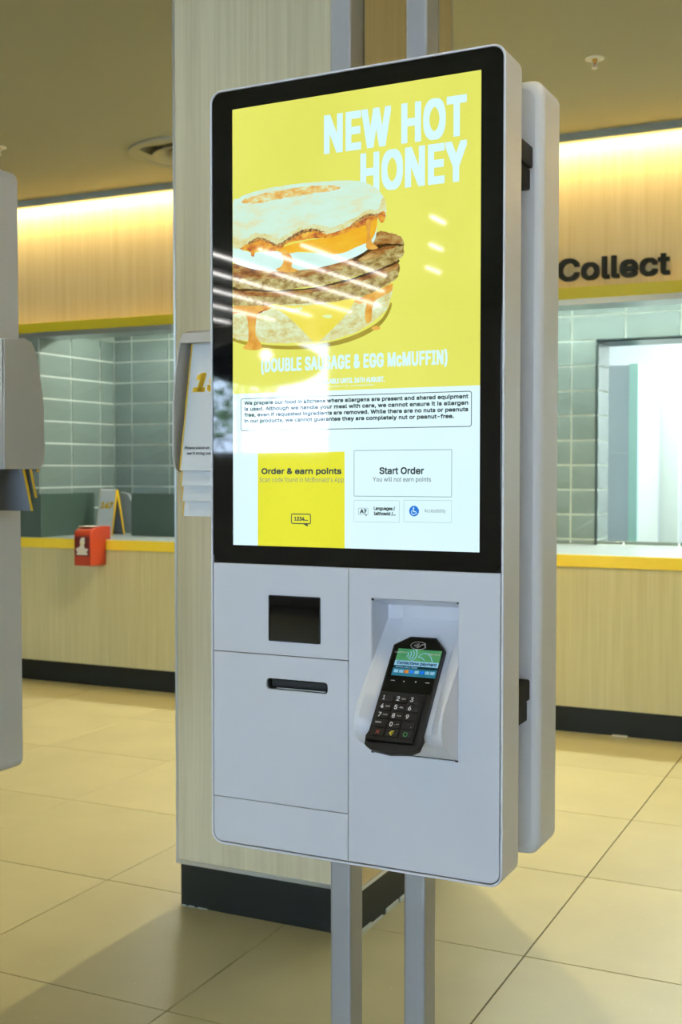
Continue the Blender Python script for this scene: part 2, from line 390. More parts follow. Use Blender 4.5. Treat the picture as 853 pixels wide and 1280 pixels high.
fo = boxes('floor_tiles_behind_camera', far, M['floor'], fl); fo['kind'] = 'stuff'; fo.name = 'distant_floor_tiles'

# ceiling with a square opening for the air diffuser
DX, DYC, DR = -3.27, 5.10, .315
cb = [((X0, Y0, CZ), (X1, DYC-.2, CZ+.06)), ((X0, DYC-.2, CZ), (DX-.2, DYC+.2, CZ+.06)), ((DX+.2, DYC-.2, CZ), (X1, DYC+.2, CZ+.06)), ((X0, DYC+.2, CZ), (X1, 9.6, CZ+.06))]
tag(boxes('ceiling', cb, M['ceil']), kind='structure')
# walls
tag(box('wall_left', (X0-.1, Y0, -.1), (X0, 9.6, CZ), M['wallp']), kind='structure')
tag(box('wall_right', (X1, Y0, -.1), (X1+.1, 9.6, CZ), M['wallp']), kind='structure')
# shop-front wall behind the camera with two glazed openings
W1 = (-8.6, -5.42, 1.49, 2.66); W2 = (-1.0, 3.3, .3, 2.7)
tag(boxes('wall_front', [((X0, Y0-.15, -.1), (W1[0], Y0, CZ)), ((W1[0], Y0-.15, -.1), (W1[1], Y0, W1[2])), ((W1[0], Y0-.15, W1[3]), (W1[1], Y0, CZ)),
    ((W1[1], Y0-.15, -.1), (W2[0], Y0, CZ)), ((W2[0], Y0-.15, -.1), (W2[1], Y0, W2[2])), ((W2[0], Y0-.15, W2[3]), (W2[1], Y0, CZ)), ((W2[1], Y0-.15, -.1), (X1, Y0, CZ))], M['wallp']), kind='structure')
for k, (a, b, c, d) in enumerate((W1, W2)):
    nm = 4 if k else 3
    o = boxes('window_%d' % (k+1), [((a, Y0-.1, c), (b, Y0-.04, c+.05)), ((a, Y0-.1, d-.05), (b, Y0-.04, d))] + [((a+(b-a)*i/nm-.025, Y0-.1, c), (a+(b-a)*i/nm+.025, Y0-.04, d)) for i in range(nm+1)], M['truss'])
    tag(o, kind='structure')
    box('window_pane', (a+.02, Y0-.075, c+.02), (b-.02, Y0-.07, d-.02), M['glass'], o)
# serving hatch: tiled back wall with a pass-through to the kitchen, left return wall
PX0, PZ0, PZ1 = -1.512, .88, 1.938
PX1 = 1.2
LX = -4.665
wb = tag(boxes('wall_back', [((X0, BY+.003, 0), (PX0, BY+.27, CZ)), ((PX1, BY+.003, 0), (X1, BY+.27, CZ)), ((PX0, BY+.003, PZ1), (PX1, BY+.27, CZ)), ((PX0, BY+.003, 0), (PX1, BY+.27, .85))], M['grout']), kind='structure')
wl = tag(box('wall_hatch', (LX-.29, CY+.033, .851), (LX-.003, BY+.003, 2.034), M['grout']), kind='structure'); wl.name = 'wall_hatch_left'
TW, TH = .2855, .1334; ZR = .8785; GX = -1.6500
def wtile(w_, h_, v):
    """glazed tile, front towards -Y, split by one slanting crease"""
    bm = bmesh.new(); a = [(-.4, .35), (.1, -.3), (.4, .0)][v]; g = .0052
    x0, x1, z0, z1 = g, w_-g, g, h_-g; zl = z0+(z1-z0)*(.5+a[0]*.8); zr = z0+(z1-z0)*(.5+a[1]*.8)
    f, b_, c_ = 0, .004, -.0018
    V = lambda x, y, z: bm.verts.new((x, y, z))
    A_, B_, C_, D_ = V(x0, f, z0), V(x1, f, z0), V(x1, f, z1), V(x0, f, z1); E_, F_ = V(x0, c_, zl), V(x1, c_, zr)
    a2, b2, c2, d2 = V(x0, b_, z0), V(x1, b_, z0), V(x1, b_, z1), V(x0, b_, z1)
    for q in ((A_, B_, F_, E_), (E_, F_, C_, D_), (A_, a2, b2, B_), (D_, C_, c2, d2), (A_, E_, D_, d2, a2), (B_, b2, c2, C_, F_)): bm.faces.new(q)
    bmesh.ops.recalc_face_normals(bm, faces=bm.faces)
    me = bpy.data.meshes.new('wall_tile'); bm.to_mesh(me); bm.free(); me.materials.append(M['wtile']); return me
_cache = {}
def wt(w_, h_):
    v = random.randrange(3); key = (round(w_, 3), round(h_, 3), v)
    if key not in _cache: _cache[key] = wtile(w_, h_, v)
    return _cache[key]
def put_tile(parent, x, z, w_, h_, mx=None):
    o = link('wall_tile', wt(w_, h_), None, parent)
    o.matrix_local = (mx if mx else Matrix.Translation((x, BY, z)))
rows = [(ZR + TH*k) for k in range(0, 11)]
for k, z in [(-1, .85)] + list(enumerate(rows)):
    h_ = ZR-.85 if k == -1 else TH
    xs = [LX + .0, -4.529] + [-4.2435 + TW*i for i in range(0, 20)]
    xs = [LX, -4.529] ; x = -4.529
    while x < 1.6: x += TW; xs.append(x)
    # the joints drift a little so that they meet the measured ones on the right
    xs = [xx + (0 if xx < -4 else (xx+4.2435)/(2.8)*(-1.65+1.674)) for xx in xs]
    for a, b in zip(xs, xs[1:]):
        if a > .9: continue
        if z + h_ > PZ0 and z < PZ1-.03:
            if a >= PX0-.002 and b <= PX1: continue
            if a < PX0 < b: b = PX0
        put_tile(wb, a, z, b-a, h_)
# return wall tiles (face +X)
ys = [5.602, 5.902, 6.192, 6.34]
RZ = Matrix.Rotation(math.pi/2, 4, 'Z')
for k, z in [(-1, .85)] + list(enumerate(rows)):
    h_ = ZR-.85 if k == -1 else TH
    for a, b in zip(ys, ys[1:]):
        if z > 1.95: h_ = 2.034-z
        if h_ > .02: put_tile(wl, 0, 0, b-a, h_, Matrix.Translation((LX, a, z)) @ RZ)
for k, z in [(-1, .85)] + list(enumerate(rows)):
    h_ = ZR-.85 if k == -1 else TH
    if z > 1.95: h_ = 2.034-z
    if h_ > .02: put_tile(wl, 0, 0, .285, h_, Matrix.Translation((LX-.286, CY+.030, z)))
# jamb of the pass-through: tiles facing +X, with a dark metal angle on the corner
for k, z in [(-1, .85)] + list(enumerate(rows)):
    h_ = ZR-.85 if k == -1 else TH
    if z > PZ1-.05: continue
    h2 = min(h_, PZ1-z)
    o = link('wall_tile', wt(.25, h2), None, wb); o.matrix_local = Matrix.Translation((PX0+.003, BY+.01, z)) @ RZ
tr = tag(boxes('trim_1', [((PX0-.008, BY-.004, .85), (PX0+.004, BY+.0, PZ1+.01)), ((PX0-.008, BY-.004, PZ1-.002), (PX1, BY+.0, PZ1+.012)), ((PX0+.004, BY-.004, PZ1-.002), (PX1, BY+.27, PZ1+.004))], simple('dark_metal_angle', (.05, .07, .065), .3, metal=.7)), kind='structure')

# ---- kitchen beyond
tag(boxes('wall_kitchen', [((-2.6, 9.5, 0), (1.9, 9.6, CZ)), ((-2.7, BY+.27, 0), (-2.6, 9.6, CZ)), ((1.9, BY+.27, 0), (2.0, 9.6, CZ))], M['kitchen']), kind='structure')
fr = empty('kitchen_cold_cabinet', 'tall blue-grey steel cabinet seen through the hatch, with a mint green edge', 'cabinet', loc=(-1.5, 7.8, 0))
pA = at(764, 500, 1, 7.8); pB = at(788, 456, 1, 7.8); pC = at(799, 456, 1, 7.8); zt = pB.z
box('body', (pA.x-.25, 7.8, 0.01), (pB.x, 8.5, zt), M['kitchen_blue'], None, .004)
bpy.data.objects['body'].parent = fr; bpy.data.objects['body'].matrix_parent_inverse = Matrix.Translation(fr.location).inverted()
def child(o, root):
    o.parent = root; o.matrix_parent_inverse = Matrix.Translation(root.location).inverted(); return o
child(box('edge_panel', (pB.x, 7.78, .01), (pC.x, 7.82, zt+.005), M['kitchen_mint']), fr)
child(box('side_panel', (pB.x+.001, 7.82, .01), (pC.x, 8.5, zt+.003), simple('pale_green_white_side', (.66, .74, .69), .5)), fr)
child(box('joint_strip', (pA.x-.25, 7.794, 1.36), (pB.x, 7.8, 1.366), M['alu']), fr)
pD = at(826, 470, 1, 8.4)
sh = tag(box('kitchen_screen_wall', (pC.x+.0, 8.55, .01), (pD.x+.1, 8.62, at(800, 470, 1, 8.55).z), simple('pale_green_white_panel', (.70, .77, .72), .5)), 'pale greenish upright panel standing behind the steel cabinet in the kitchen', 'panel')

# ================================================================ COUNTER
WX0, WX1 = -8.9, 3.9
ct = empty('service_counter', 'long oak-faced service counter with yellow edge and black plinth', 'counter', loc=((WX0+WX1)/2, 5.9, 0))
C_ = lambda o: child(o, ct)
C_(box('front_panel', (WX0, CY+.004, .12), (WX1, CY+.03, .79), M['oak_counter']))
C_(box('carcass', (WX0, CY+.03, .01), (WX1, BY, .82), M['kitchen']))
C_(box('plinth', (WX0, CY+.002, 0), (WX1, CY+.03, .1196), M['black_matt']))
C_(box('edge_band', (WX0, CY-.004, .7917), (WX1, CY+.012, .8495), M['yellow'], None, .002))
C_(box('countertop', (WX0, CY+.012, .82), (WX1, BY-.002, .85), M['top']))
C_(box('sealant_scrap', (at(766,919,1,CY).x, CY-.014, .0), (at(785,921,1,CY).x, CY, .006), M['label_w']))
# bulkhead over the counter
tag(box('wall_bulkhead', (WX0, CY+.09, 2.06), (WX1, CY+.19, CZ-.0), M['oak']), kind='structure')
bpy.data.objects['wall_bulkhead'].name = 'wall_upper'
tag(box('added_bounce_lining', (WX0, CY+.1902, 2.0617), (WX1, CY+.20, CZ), M['kitchen']), kind='structure')  # added unseen white lining, keeps warm oak bounce off the hatch tiles
tag(box('trim_2', (WX0, CY, 2.0617), (WX1, CY+.09, 2.117), M['yellow_up'], None, .001), kind='structure')
tag(box('trim_3', (WX0, CY+.006, 2.035), (WX1, CY+.2, 2.0615), M['steel']), kind='structure')
tag(boxes('trim_4', [((WX0, CY-.006, 2.803), (WX1, CY+.008, CZ))], M['ceil_trim']), kind='structure')
st = tag(box('cove_strip', (WX0+.1, CY+.024, 2.829), (WX1-.1, CY+.036, 2.836), simple('lit_warm_strip', (1,1,1), .5, emit=(1, .84, .5), es=12)), 'warm lit strip tucked behind the ceiling trim over the oak bulkhead', 'light')

# Collect sign: separate letters standing on the bulkhead
sg = empty('collect_sign', 'black raised lettering reading Collect on the oak bulkhead above the yellow band', 'sign', loc=(-1.28, CY+.09, 2.16))
YS = CY+.088
me = text_mesh('Collect', 1.02)
bm = bmesh.new(); bm.from_mesh(me); xs = [v.co.x for v in bm.verts]; mn, mxx = min(xs), max(xs); zmin = 0; 
# split in letters by x gaps using connected islands, joined per glyph order
isl = []; seen = set()
for v in bm.verts:
    if v in seen: continue
    stack = [v]; comp = []
    seen.add(v)
    while stack:
        q = stack.pop(); comp.append(q)
        for e in q.link_edges:
            t = e.other_vert(q)
            if t not in seen: seen.add(t); stack.append(t)
    isl.append(comp)
isl.sort(key=lambda c: min(v.co.x for v in c))
sx0, sx1 = at(698.5, 340, 1, YS).x, at(838.8, 330, 1, YS).x
zb, zc = at(718, 352.0, 1, YS).z, at(718, 323.6, 1, YS).z
ysv = [v.co.y for v in isl[0]]; c0, c1 = min(ysv), max(ysv)
for comp in isl:
    b2 = bmesh.new(); rb_ = .0046
    for k in range(8):
        mp = {}; ex, ez = rb_*((-1, 0, 1, 1, 1, 0, -1, -1)[k]), rb_*((-1, -1, -1, 0, 1, 1, 1, 0)[k])
        for v in comp:
            mp[v] = b2.verts.new((ex+sx0+rb_+(v.co.x-mn)/(mxx-mn)*(sx1-sx0-2*rb_), YS-.0001*k, ez+zb+rb_+(v.co.y-c0)/(c1-c0)*(zc-zb-2*rb_)))
        for f in bm.faces:
            if f.verts[0] in mp: b2.faces.new([mp[v] for v in f.verts])
    r = bmesh.ops.extrude_face_region(b2, geom=b2.faces[:])
    for v in [g for g in r['geom'] if isinstance(g, bmesh.types.BMVert)]: v.co.y -= .022
    child(fin(b2, 'letter', M['black_matt']), sg)
bm.free()

# low dark green screens on the counter, grey panel between
def P6(px, py): return at(px, py, 1, 6.0)
zg = at(80, 616.5, 0, LX+.016).z
tag(box('splash_panel', (LX-.9, 5.586, .8505), (LX+.0005, 5.598, zg), M['green_panel']), 'dark green low splash panel facing front, at the left kiosk edge above the counter', 'screen panel')
pg1 = tag(box('splash_panel', (LX+.001, 5.586, .8505), (LX+.016, at(118, 640, 0, LX+.016).y, zg), M['green_panel'], None), 'dark green low splash panel along the tiled side wall, left of the number 147 tent', 'screen panel')
pg2 = tag(box('counter_screen', (P6(164, 640).x, 6.0, .85), (-3.2, 6.02, P6(200, 617).z), M['green_panel'], None, .002), 'dark green low screen on the counter, between the number 147 tent and the column', 'screen panel')
pg3 = tag(box('grey_counter_panel', (at(118, 640, 1, 6.2).x-.0, 6.2, .85), (at(150, 640, 1, 6.2).x, 6.22, at(120, 616, 1, 6.2).z), M['grey_panel'], None, .002), 'narrow grey panel on the counter directly behind the number 147 tent', 'screen panel')
bm = bmesh.new()
gx0, gx1 = at(150, 640, 1, 6.2).x, at(165.5, 640, 1, 6.2).x
zt2 = at(150, 615, 1, 6.2).z
prism(bm, [(gx0, .85), (gx1, .85), (gx1, zt2-.09), (gx1-.008, zt2-.055), (gx1-.022, zt2-.028), (gx1-.04, zt2-.01), (gx0, zt2)], 1, 6.2, 6.24, .003)
tag(fin(bm, 'rounded_dispenser_back', M['grey_panel'], sm=True), 'pale grey round-shouldered guard on the counter, right behind the number 147 tent', 'guard')

# ================================================================ TABLE NUMBER TENTS
def tent_mesh(w_, h_, d_, th=.0045):
    """A-shaped stand: outer shell (white), yellow side edges, grey inside. front leg foot at y=0, back leg foot at y=d_"""
    n = 8; r = .014
    cyy = d_*.45; top = h_ - r
    outer = [(0, 0)]
    for i in range(n+1):
        t = math.pi - math.pi*i/n; outer.append((cyy + r*math.cos(t)*1.0, top + r*math.sin(t)))
    outer.append((d_, 0))
    inner = [(th, 0)]
    for i in range(n+1):
        t = math.pi - math.pi*i/n; inner.append((cyy + max(r-th, .002)*math.cos(t), top - .012*(1 if th < .005 else 2.4) + max(r-th, .002)*math.sin(t)))
    inner.append((d_-th, 0))
    return outer, inner
def make_tent(name, label, group, num, w_=.098, h_=.236, d_=.085, full=True, msg=True, th=.0045):
    root = empty(name, label, 'table number', group)
    outer, inner = tent_mesh(w_, h_, d_, th)
    bm = bmesh.new()
    for i in range(len(outer)-1):
        a, b = outer[i], outer[i+1]
        f = bm.faces.new([bm.verts.new(p) for p in ((.0015, *a), (w_-.0015, *a), (w_-.0015, *b), (.0015, *b))])
    bmesh.ops.remove_doubles(bm, verts=bm.verts, dist=1e-6)
    fin(bm, 'outer_face', M['tent'], root, sm=True)
    bm = bmesh.new()
    for i in range(len(inner)-1):
        a, b = inner[i], inner[i+1]
        bm.faces.new([bm.verts.new(p) for p in ((.0015, *a), (.0015, *b), (w_-.0015, *b), (w_-.0015, *a))])
    bmesh.ops.remove_doubles(bm, verts=bm.verts, dist=1e-6)
    fin(bm, 'inner_face', M['tent_in'], root, sm=True)
    for x0_, x1_ in ((-.0002, .0028), (w_-.0028, w_+.0002)):
        bm = bmesh.new()
        for i in range(len(outer)-1):
            a, b, c, d = outer[i], outer[i+1], inner[i+1], inner[i]
            va = [bm.verts.new((x0_, *q)) for q in (a, b, c, d)]; vb = [bm.verts.new((x1_, *q)) for q in (a, b, c, d)]
            bm.faces.new(va); bm.faces.new(vb[::-1])
            for k in range(4): bm.faces.new((va[k], vb[k], vb[(k+1) % 4], va[(k+1) % 4]))
        bmesh.ops.remove_doubles(bm, verts=bm.verts, dist=1e-6)
        fin(bm, 'edge', M['tent_y'], root)
    if num:
        o0, o1 = outer[0], outer[1]
        def to3(u, v):
            t = v/o1[1]; return (u, o0[0] + (o1[0]-o0[0])*t - .0006, v)
        fit_text(num, (w_*.11, h_*.575, w_*.93, h_*.72), M['ink_y'], root, bold=.075, to3=to3, shear=.25, name='number')
        if msg:
            fit_text('Please place on your table', (w_*.06, h_*.150, w_*.86, h_*.178), M['ink_k'], root, bold=.02, to3=to3, shear=.2)
            fit_text("we'll bring your food", (w_*.12, h_*.110, w_*.80, h_*.138), M['ink_k'], root, bold=.02, to3=to3, shear=.2)
    return root
t147 = make_tent('table_number_stand', 'white and yellow table number tent reading 147 standing on the counter', None, '147', w_=.125, h_=.282, d_=.13, th=.0125)
pt = at(122, 668, 1, 6.03)
t147.location = (pt.x+.02, 5.985, .85); t147.rotation_euler = (0, 0, math.radians(-3))

# ================================================================ RED BOX on the counter front
rx0, rx1 = at(93, 690, 1, 5.42).x, at(113, 690, 1, 5.42).x
rb = empty('red_collection_box', 'small red acrylic box with dark label clipped over the counter edge', 'box', loc=((rx0+rx1)/2, 5.45, .8))
z_b, z_t = .709, .892
bm = bmesh.new()
prof = [(5.42, z_b+.004), (5.424, z_b), (CY-.006, z_b), (CY-.006, .852), (5.61, .852), (5.61, .928), (5.55, .93), (5.47, .925), (5.445, .918), (5.428, .905), (5.42, .885)]
prism(bm, prof, 0, rx0, rx1, .002)
child(fin(bm, 'body', M['red'], sm=True), rb)
child(box('label_panel', (rx0+.006, 5.4165, z_b+.055), (rx1-.006, 5.4198, .875), M['red_dark']), rb)
cxr = (rx0+rx1)/2; zz = z_b+.062; W_ = (rx1-rx0)
sil = [(-.36, 0), (.36, 0), (.40, .06), (.30, .13), (.38, .22), (.42, .30), (.30, .33), (.20, .30), (.16, .42), (.14, .50), (.20, .60), (.17, .70), (.20, .82), (.12, .88), (.06, .84), (-.02, .86), (-.10, .76), (-.14, .62), (-.10, .50), (-.16, .40), (-.30, .34), (-.40, .30), (-.36, .18), (-.28, .12), (-.38, .06)]
bm = bmesh.new(); prism(bm, [(cxr+a*W_*.92, zz+b*.115) for a, b in sil], 1, 5.4160, 5.4164)
child(fin(bm, 'emblem', M['label_w']), rb)
bm = bmesh.new(); prism(bm, [(cxr-.012, zz+.075), (cxr, zz+.052), (cxr+.012, zz+.075), (cxr, zz+.064)], 1, 5.4156, 5.4159)
child(fin(bm, 'emblem_mark', M['yellow']), rb)
child(boxes('clear_top_panel', [((rx0+.01, 5.445, .9302), (rx1-.01, 5.53, .9325))], M['label_w']), rb)

# ================================================================ SQUARE COLUMN
cx0, cx1, cyf, cyb = -1.886, -1.314, 2.855, 3.552
co = empty('clad_column', 'square floor-to-ceiling column clad in pale oak with a black plinth', 'column', loc=((cx0+cx1)/2, (cyf+cyb)/2, 0))
D_ = lambda o: child(o, co)
D_(box('core', (cx0+.012, cyf+.012, .0), (cx1-.012, cyb-.012, CZ), M['dark']))
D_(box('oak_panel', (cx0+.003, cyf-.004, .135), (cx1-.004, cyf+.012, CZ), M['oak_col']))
D_(box('oak_panel', (cx1-.012, cyf+.0, .135), (cx1+.001, cyb-.003, CZ), M['oak']))  # deeper oak than the front, painting in the warm light on this side
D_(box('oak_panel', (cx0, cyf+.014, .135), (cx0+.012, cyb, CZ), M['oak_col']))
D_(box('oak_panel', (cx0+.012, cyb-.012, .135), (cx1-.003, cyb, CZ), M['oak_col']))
D_(boxes('metal_edge', [((cx0-.004, cyf-.006, .128), (cx0+.003, cyf+.014, CZ)), ((cx1-.004, cyf-.006, .128), (cx1+.002, cyf+.0, CZ)), ((cx1-.006, cyb-.003, .128), (cx1+.002, cyb+.004, CZ)),
    ((cx0-.004, cyf-.008, .124), (cx1+.004, cyf+.014, .135)), ((cx1-.014, cyf-.008, .124), (cx1+.004, cyb+.004, .135))], M['alu']))
D_(box('plinth', (cx0+.008, cyf+.001, 0), (cx1-.006, cyf+.013, .124), M['black_matt']))
D_(box('plinth', (cx1-.013, cyf+.013, 0), (cx1-.004, cyb-.004, .124), M['black_matt']))
D_(box('plinth', (cx0+.006, cyf+.013, 0), (cx0+.014, cyb-.004, .124), M['black_matt']))
bm = bmesh.new()
y = cyf+.02
while y < cyb-.2:
    dy = random.uniform(.03, .09); add_box(bm, (cx1-.005, y, 0), (cx1-.001+random.uniform(0, .003), y+dy, random.uniform(.006, .014)), .001, 1); y += dy+random.uniform(.0, .03)
x = cx0+.012
while x < cx0+.09: add_box(bm, (x, cyf-.001, 0), (x+random.uniform(.006, .02), cyf+.002, .003)); x += random.uniform(.02, .035)
D_(fin(bm, 'sealant_bead', simple('pale_sealant', (.45, .5, .46), .4)))

# ================================================================ KIOSKS
KW, KH, KT = .4957, 1.2096, .075
def shell(name, mat, parent, th=KT, w_=KW, h_=KH, r=.02):
    bm = bmesh.new(); prism(bm, rrect(0, 0, w_, h_, r, 8), 1, 0, th, .0)
    return bm
def lit_screen(parent): pass
K = empty('ordering_kiosk', 'white self-order kiosk in front, large lit display with card terminal below', 'kiosk', mx=KM)
# housing: ring rim in front, back pan
bm = bmesh.new(); prof = []        # one wall all round: rounded front lip, straight side, rounded back edge
outer_p = [(.0008, -.0004), (.0002, .0001), (0, .0010), (0, KT-.004), (.0008, KT-.0015), (.0025, KT)]
rings = []
for ins, y_ in [(.0035, .018), (.0035, -.0002), (.0028, -.0005), (.0014, -.0006)] + outer_p:
    rings.append([bm.verts.new((x, y_, z)) for x, z in rrect(ins, ins, KW-ins, KH-ins, max(.021-ins, .015), 8)])
for a_, b2 in zip(rings, rings[1:]):
    for i in range(len(a_)): bm.faces.new((a_[i], a_[(i+1) % len(a_)], b2[(i+1) % len(a_)], b2[i]))
bm.faces.new(rings[-1])
fin(bm, 'rim', M['rim'], K, sm=True)
plate('housing', rrect(.0036, .0036, KW-.0036, KH-.0036, .0175, 8), [rrect(.2872, .1785, .4268, .4115, .0005, 2)], .0195, .066, M['rim'], K)
# gap filler behind the panels
plate('inner_frame', rrect(.003, .003, KW-.003, KH-.003, .018, 8), [rrect(.2872, .1785, .4268, .4115, .0005, 2), rrect(.104, .2600, .2115, .2765, .004, 3)], .0045, .019, M['dark'], K)
g = .0011
mid = .248; gz = .4575
panels = {
 'glass_front': (rrect(.0045, gz, KW-.0045, KH-.0045, .0165, 8), [], M['black_glass']),
 'scanner_panel': (rrect(.0050, .3135+g, mid-g/2, gz-g, .0005, 2), [], M['white']),
 'printer_panel': (rrect(.0050, .0775+g, mid-g/2, .3135, .0005, 2), [rrect(.1032, .2595, .2122, .2770, .0055, 5)], M['white']),
 'lower_panel': (rrect(.0050, .0055, mid-g/2, .0775, .0150, 8, '1000'), [], M['white']),
 'terminal_panel': (rrect(mid+g/2, .0055, KW-.0050, gz-g, .0150, 8, '0100'), [rrect(.2868, .1780, .4272, .4120, .0006, 2)], M['white']),
}
for nme, (o_, h_, mt) in panels.items():
    plate(nme, o_, h_, -.0002, .0044, mt, K, bev=.0007)
scn = plate('scanner_window', rrect(.1092, .3375, .1988, .4075, .001, 2), [], -.0009, -.0003, M['black_glass'], K)
plate('window_frame', rrect(.1080, .3362, .2000, .4088, .002, 3), [rrect(.1098, .3380, .1982, .4070, .001, 2)], -.0016, -.0003, M['black_plastic'], K)
sl = box('receipt_slot', (.104, .0050, .2600), (.2115, .0188, .2765), M['dark'], K); sl.hide_render = False
bpy.data.objects.remove(sl)
bm = bmesh.new(); prism(bm, [(.018, .2602), (.0185, .2602), (.0185, .2762), (.018, .2762)], 0, .105, .211)
fin(bm, 'receipt_slot', M['black_plastic'], K)
box('receipt_flap', (.108, .010, .2635), (.208, .0125, .2735), M['dark'], K, .001)
box('paper_cutter', (.118, .006, .2605), (.205, .0085, .2618), M['alu'], K)

# display
SX0, SX1, SZ0, SZ1 = .0425, .4588, .4860, 1.1755
D = -.0004
def flat(name, pts, mat, parent, d):
    bm = bmesh.new(); bm.faces.new([bm.verts.new((x, d, z)) for x, z in pts])
    for f in bm.faces:
        f.normal_update()
        if f.normal.y > 0: f.normal_flip()
    bmesh.ops.triangulate(bm, faces=bm.faces)
    me = bpy.data.meshes.new(name); bm.to_mesh(me); bm.free(); return link(name, me, mat, parent)
disp = flat('display', [(SX0, SZ0), (SX1, SZ0), (SX1, SZ1), (SX0, SZ1)], A['white'], K, D)
K2 = lambda px, py: (lambda v: (v.x, v.z))(on_kiosk(px, py))
layer = [0]
def nxt(): layer[0] += 1; return D - .00002*layer[0]
def poly(name, pts, mat, zoom=None, parent=None):
    if zoom: pts = [(zoom[0] + a*zoom[2], zoom[1] + b*zoom[2]) for a, b in pts]
    q = [K2(a, b) for a, b in pts]
    q = [(min(max(x, SX0), SX1), min(max(z, SZ0), SZ1)) for x, z in q]
    return flat(name, q, mat, parent or disp, nxt())
zy = (K2(601, 481.5)[1])
flat('yellow_backdrop', [(SX0, zy), (SX1, zy), (SX1, SZ1), (SX0, SZ1)], A['yellow'], disp, nxt())
def ktext(s, l0, r1, mat, bold=0, spacing=1, shear=0):
    """l0: lower left pixel, r1: upper right pixel of the ink"""
    a = K2(*l0); b = K2(*r1); d = nxt()
    return fit_text(s, (a[0], a[1], b[0], b[1]), mat, disp, bold, spacing, to3=lambda u, v: (u, d, v), shear=shear)
ktext('NEW HOT', (405.3, 193.6), (584, 116.8), A['glyph'], .046, 1.07)
ktext('HONEY', (450.8, 242), (584.5, 173.8), A['glyph'], .046, 1.07)
Z = (260, 200, .3048)
def smoothpts(pts, k=3):
    """Catmull-Rom through a closed outline so the drawn shapes are round"""
    n_ = len(pts); out = []
    for i in range(n_):
        p0, p1, p2, p3 = pts[i-1], pts[i], pts[(i+1) % n_], pts[(i+2) % n_]
        if p1[0] <= 105 and p2[0] <= 105: out.append(p1); continue
        for t in range(k):
            s_ = t/k
            out.append(tuple(.5*((2*p1[c]) + (-p0[c]+p2[c])*s_ + (2*p0[c]-5*p1[c]+4*p2[c]-p3[c])*s_**2 + (-p0[c]+3*p1[c]-3*p2[c]+p3[c])*s_**3) for c in (0, 1)))
    return out
def bpoly(name, pts, mat, jit=0, k=3):
    q = smoothpts(pts, k)
    if jit:
        rr = random.Random(len(pts)*7+int(pts[1][1]))
        q = [(x + rr.uniform(-jit, jit) if x > 106 else x, y + rr.uniform(-jit, jit)) for x, y in q]
    return poly(name, q, mat, Z)
bpoly('picture_shadow', [(103,730),(180,750),(300,762),(420,758),(540,738),(640,700),(715,650),(750,585),(752,610),(715,672),(640,722),(540,757),(420,774),(300,776),(180,764),(103,742)], A['shade'])
bpoly('lower_muffin', [(103,600),(200,598),(330,588),(560,575),(700,538),(758,510),(752,560),(735,610),(700,645),(620,698),(520,733),(400,746),(280,750),(180,740),(103,725)], A['bun2'])
bpoly('lower_patty', [(103,530),(200,535),(300,536),(420,524),(520,504),(620,476),(700,448),(760,418),(786,424),(786,455),(778,482),(740,510),(700,532),(640,558),(560,575),(450,586),(330,592),(200,602),(140,598),(103,590)], A['patty_side'], 2.2, 6)
bpoly('lower_patty_top', [(103,532),(200,537),(300,540),(420,528),(520,508),(620,480),(700,452),(770,422),(786,430),(760,456),(690,480),(600,505),(500,530),(400,548),(250,560),(103,556)], A['patty'], 2.5, 6)
bpoly('patty_gap', [(103,520),(200,530),(300,534),(420,524),(520,503),(620,474),(700,446),(775,410),(782,422),(700,456),(620,484),(520,511),(420,530),(300,541),(200,539),(103,534)], A['patty_gap'], 1.6, 6)
bpoly('upper_patty', [(103,425),(250,440),(400,432),(520,412),(620,380),(690,300),(740,298),(780,310),(803,328),(803,385),(785,408),(760,422),(700,448),(600,478),(500,506),(400,522),(300,532),(200,530),(103,518)], A['patty_side'], 2.2, 6)
bpoly('upper_patty_top', [(103,430),(250,455),(400,448),(520,425),(640,380),(690,300),(740,298),(780,310),(800,328),(780,350),(740,372),(700,398),(620,420),(540,448),(440,472),(330,486),(200,488),(103,482)], A['patty'], 3, 6)
bpoly('patty_rim', [(600,400),(660,362),(720,345),(790,345),(796,352),(730,355),(670,375),(610,412)], A['patty_gap'], 2, 6)
bpoly('egg_white', [(103,360),(180,380),(250,372),(330,376),(420,380),(520,375),(600,345),(655,300),(690,232),(692,300),(682,335),(655,368),(600,400),(500,432),(400,450),(300,457),(215,452),(150,438),(103,415)], A['egg'])
bpoly('yolk', [(285,372),(330,350),(400,332),(470,322),(540,308),(600,282),(650,248),(693,232),(690,290),(668,332),(640,345),(600,362),(560,380),(500,388),(440,380),(380,376),(330,384)], A['yolk'])
bpoly('muffin_crown', [(103,178),(125,160),(160,140),(250,116),(330,103),(420,93),(500,87),(580,84),(640,91),(685,112),(715,142),(731,180),(732,220),(722,252),(712,258),(700,242),(694,226),(660,228),(625,244),(590,268),(540,290),(490,304),(440,288),(400,293),(345,316),(290,350),(250,334),(205,322),(175,345),(130,362),(103,350)], A['bun'], 1.0, 6)
bpoly('honey_crust', [(118,352),(160,350),(185,335),(210,320),(250,332),(290,350),(345,316),(400,292),(440,287),(490,303),(540,289),(590,267),(625,243),(660,227),(696,224),(700,238),(665,256),(620,276),(560,300),(500,318),(430,322),(370,332),(320,346),(300,366),(250,378),(200,376),(185,398),(172,376),(140,368)], A['burn'], 2.2, 6)
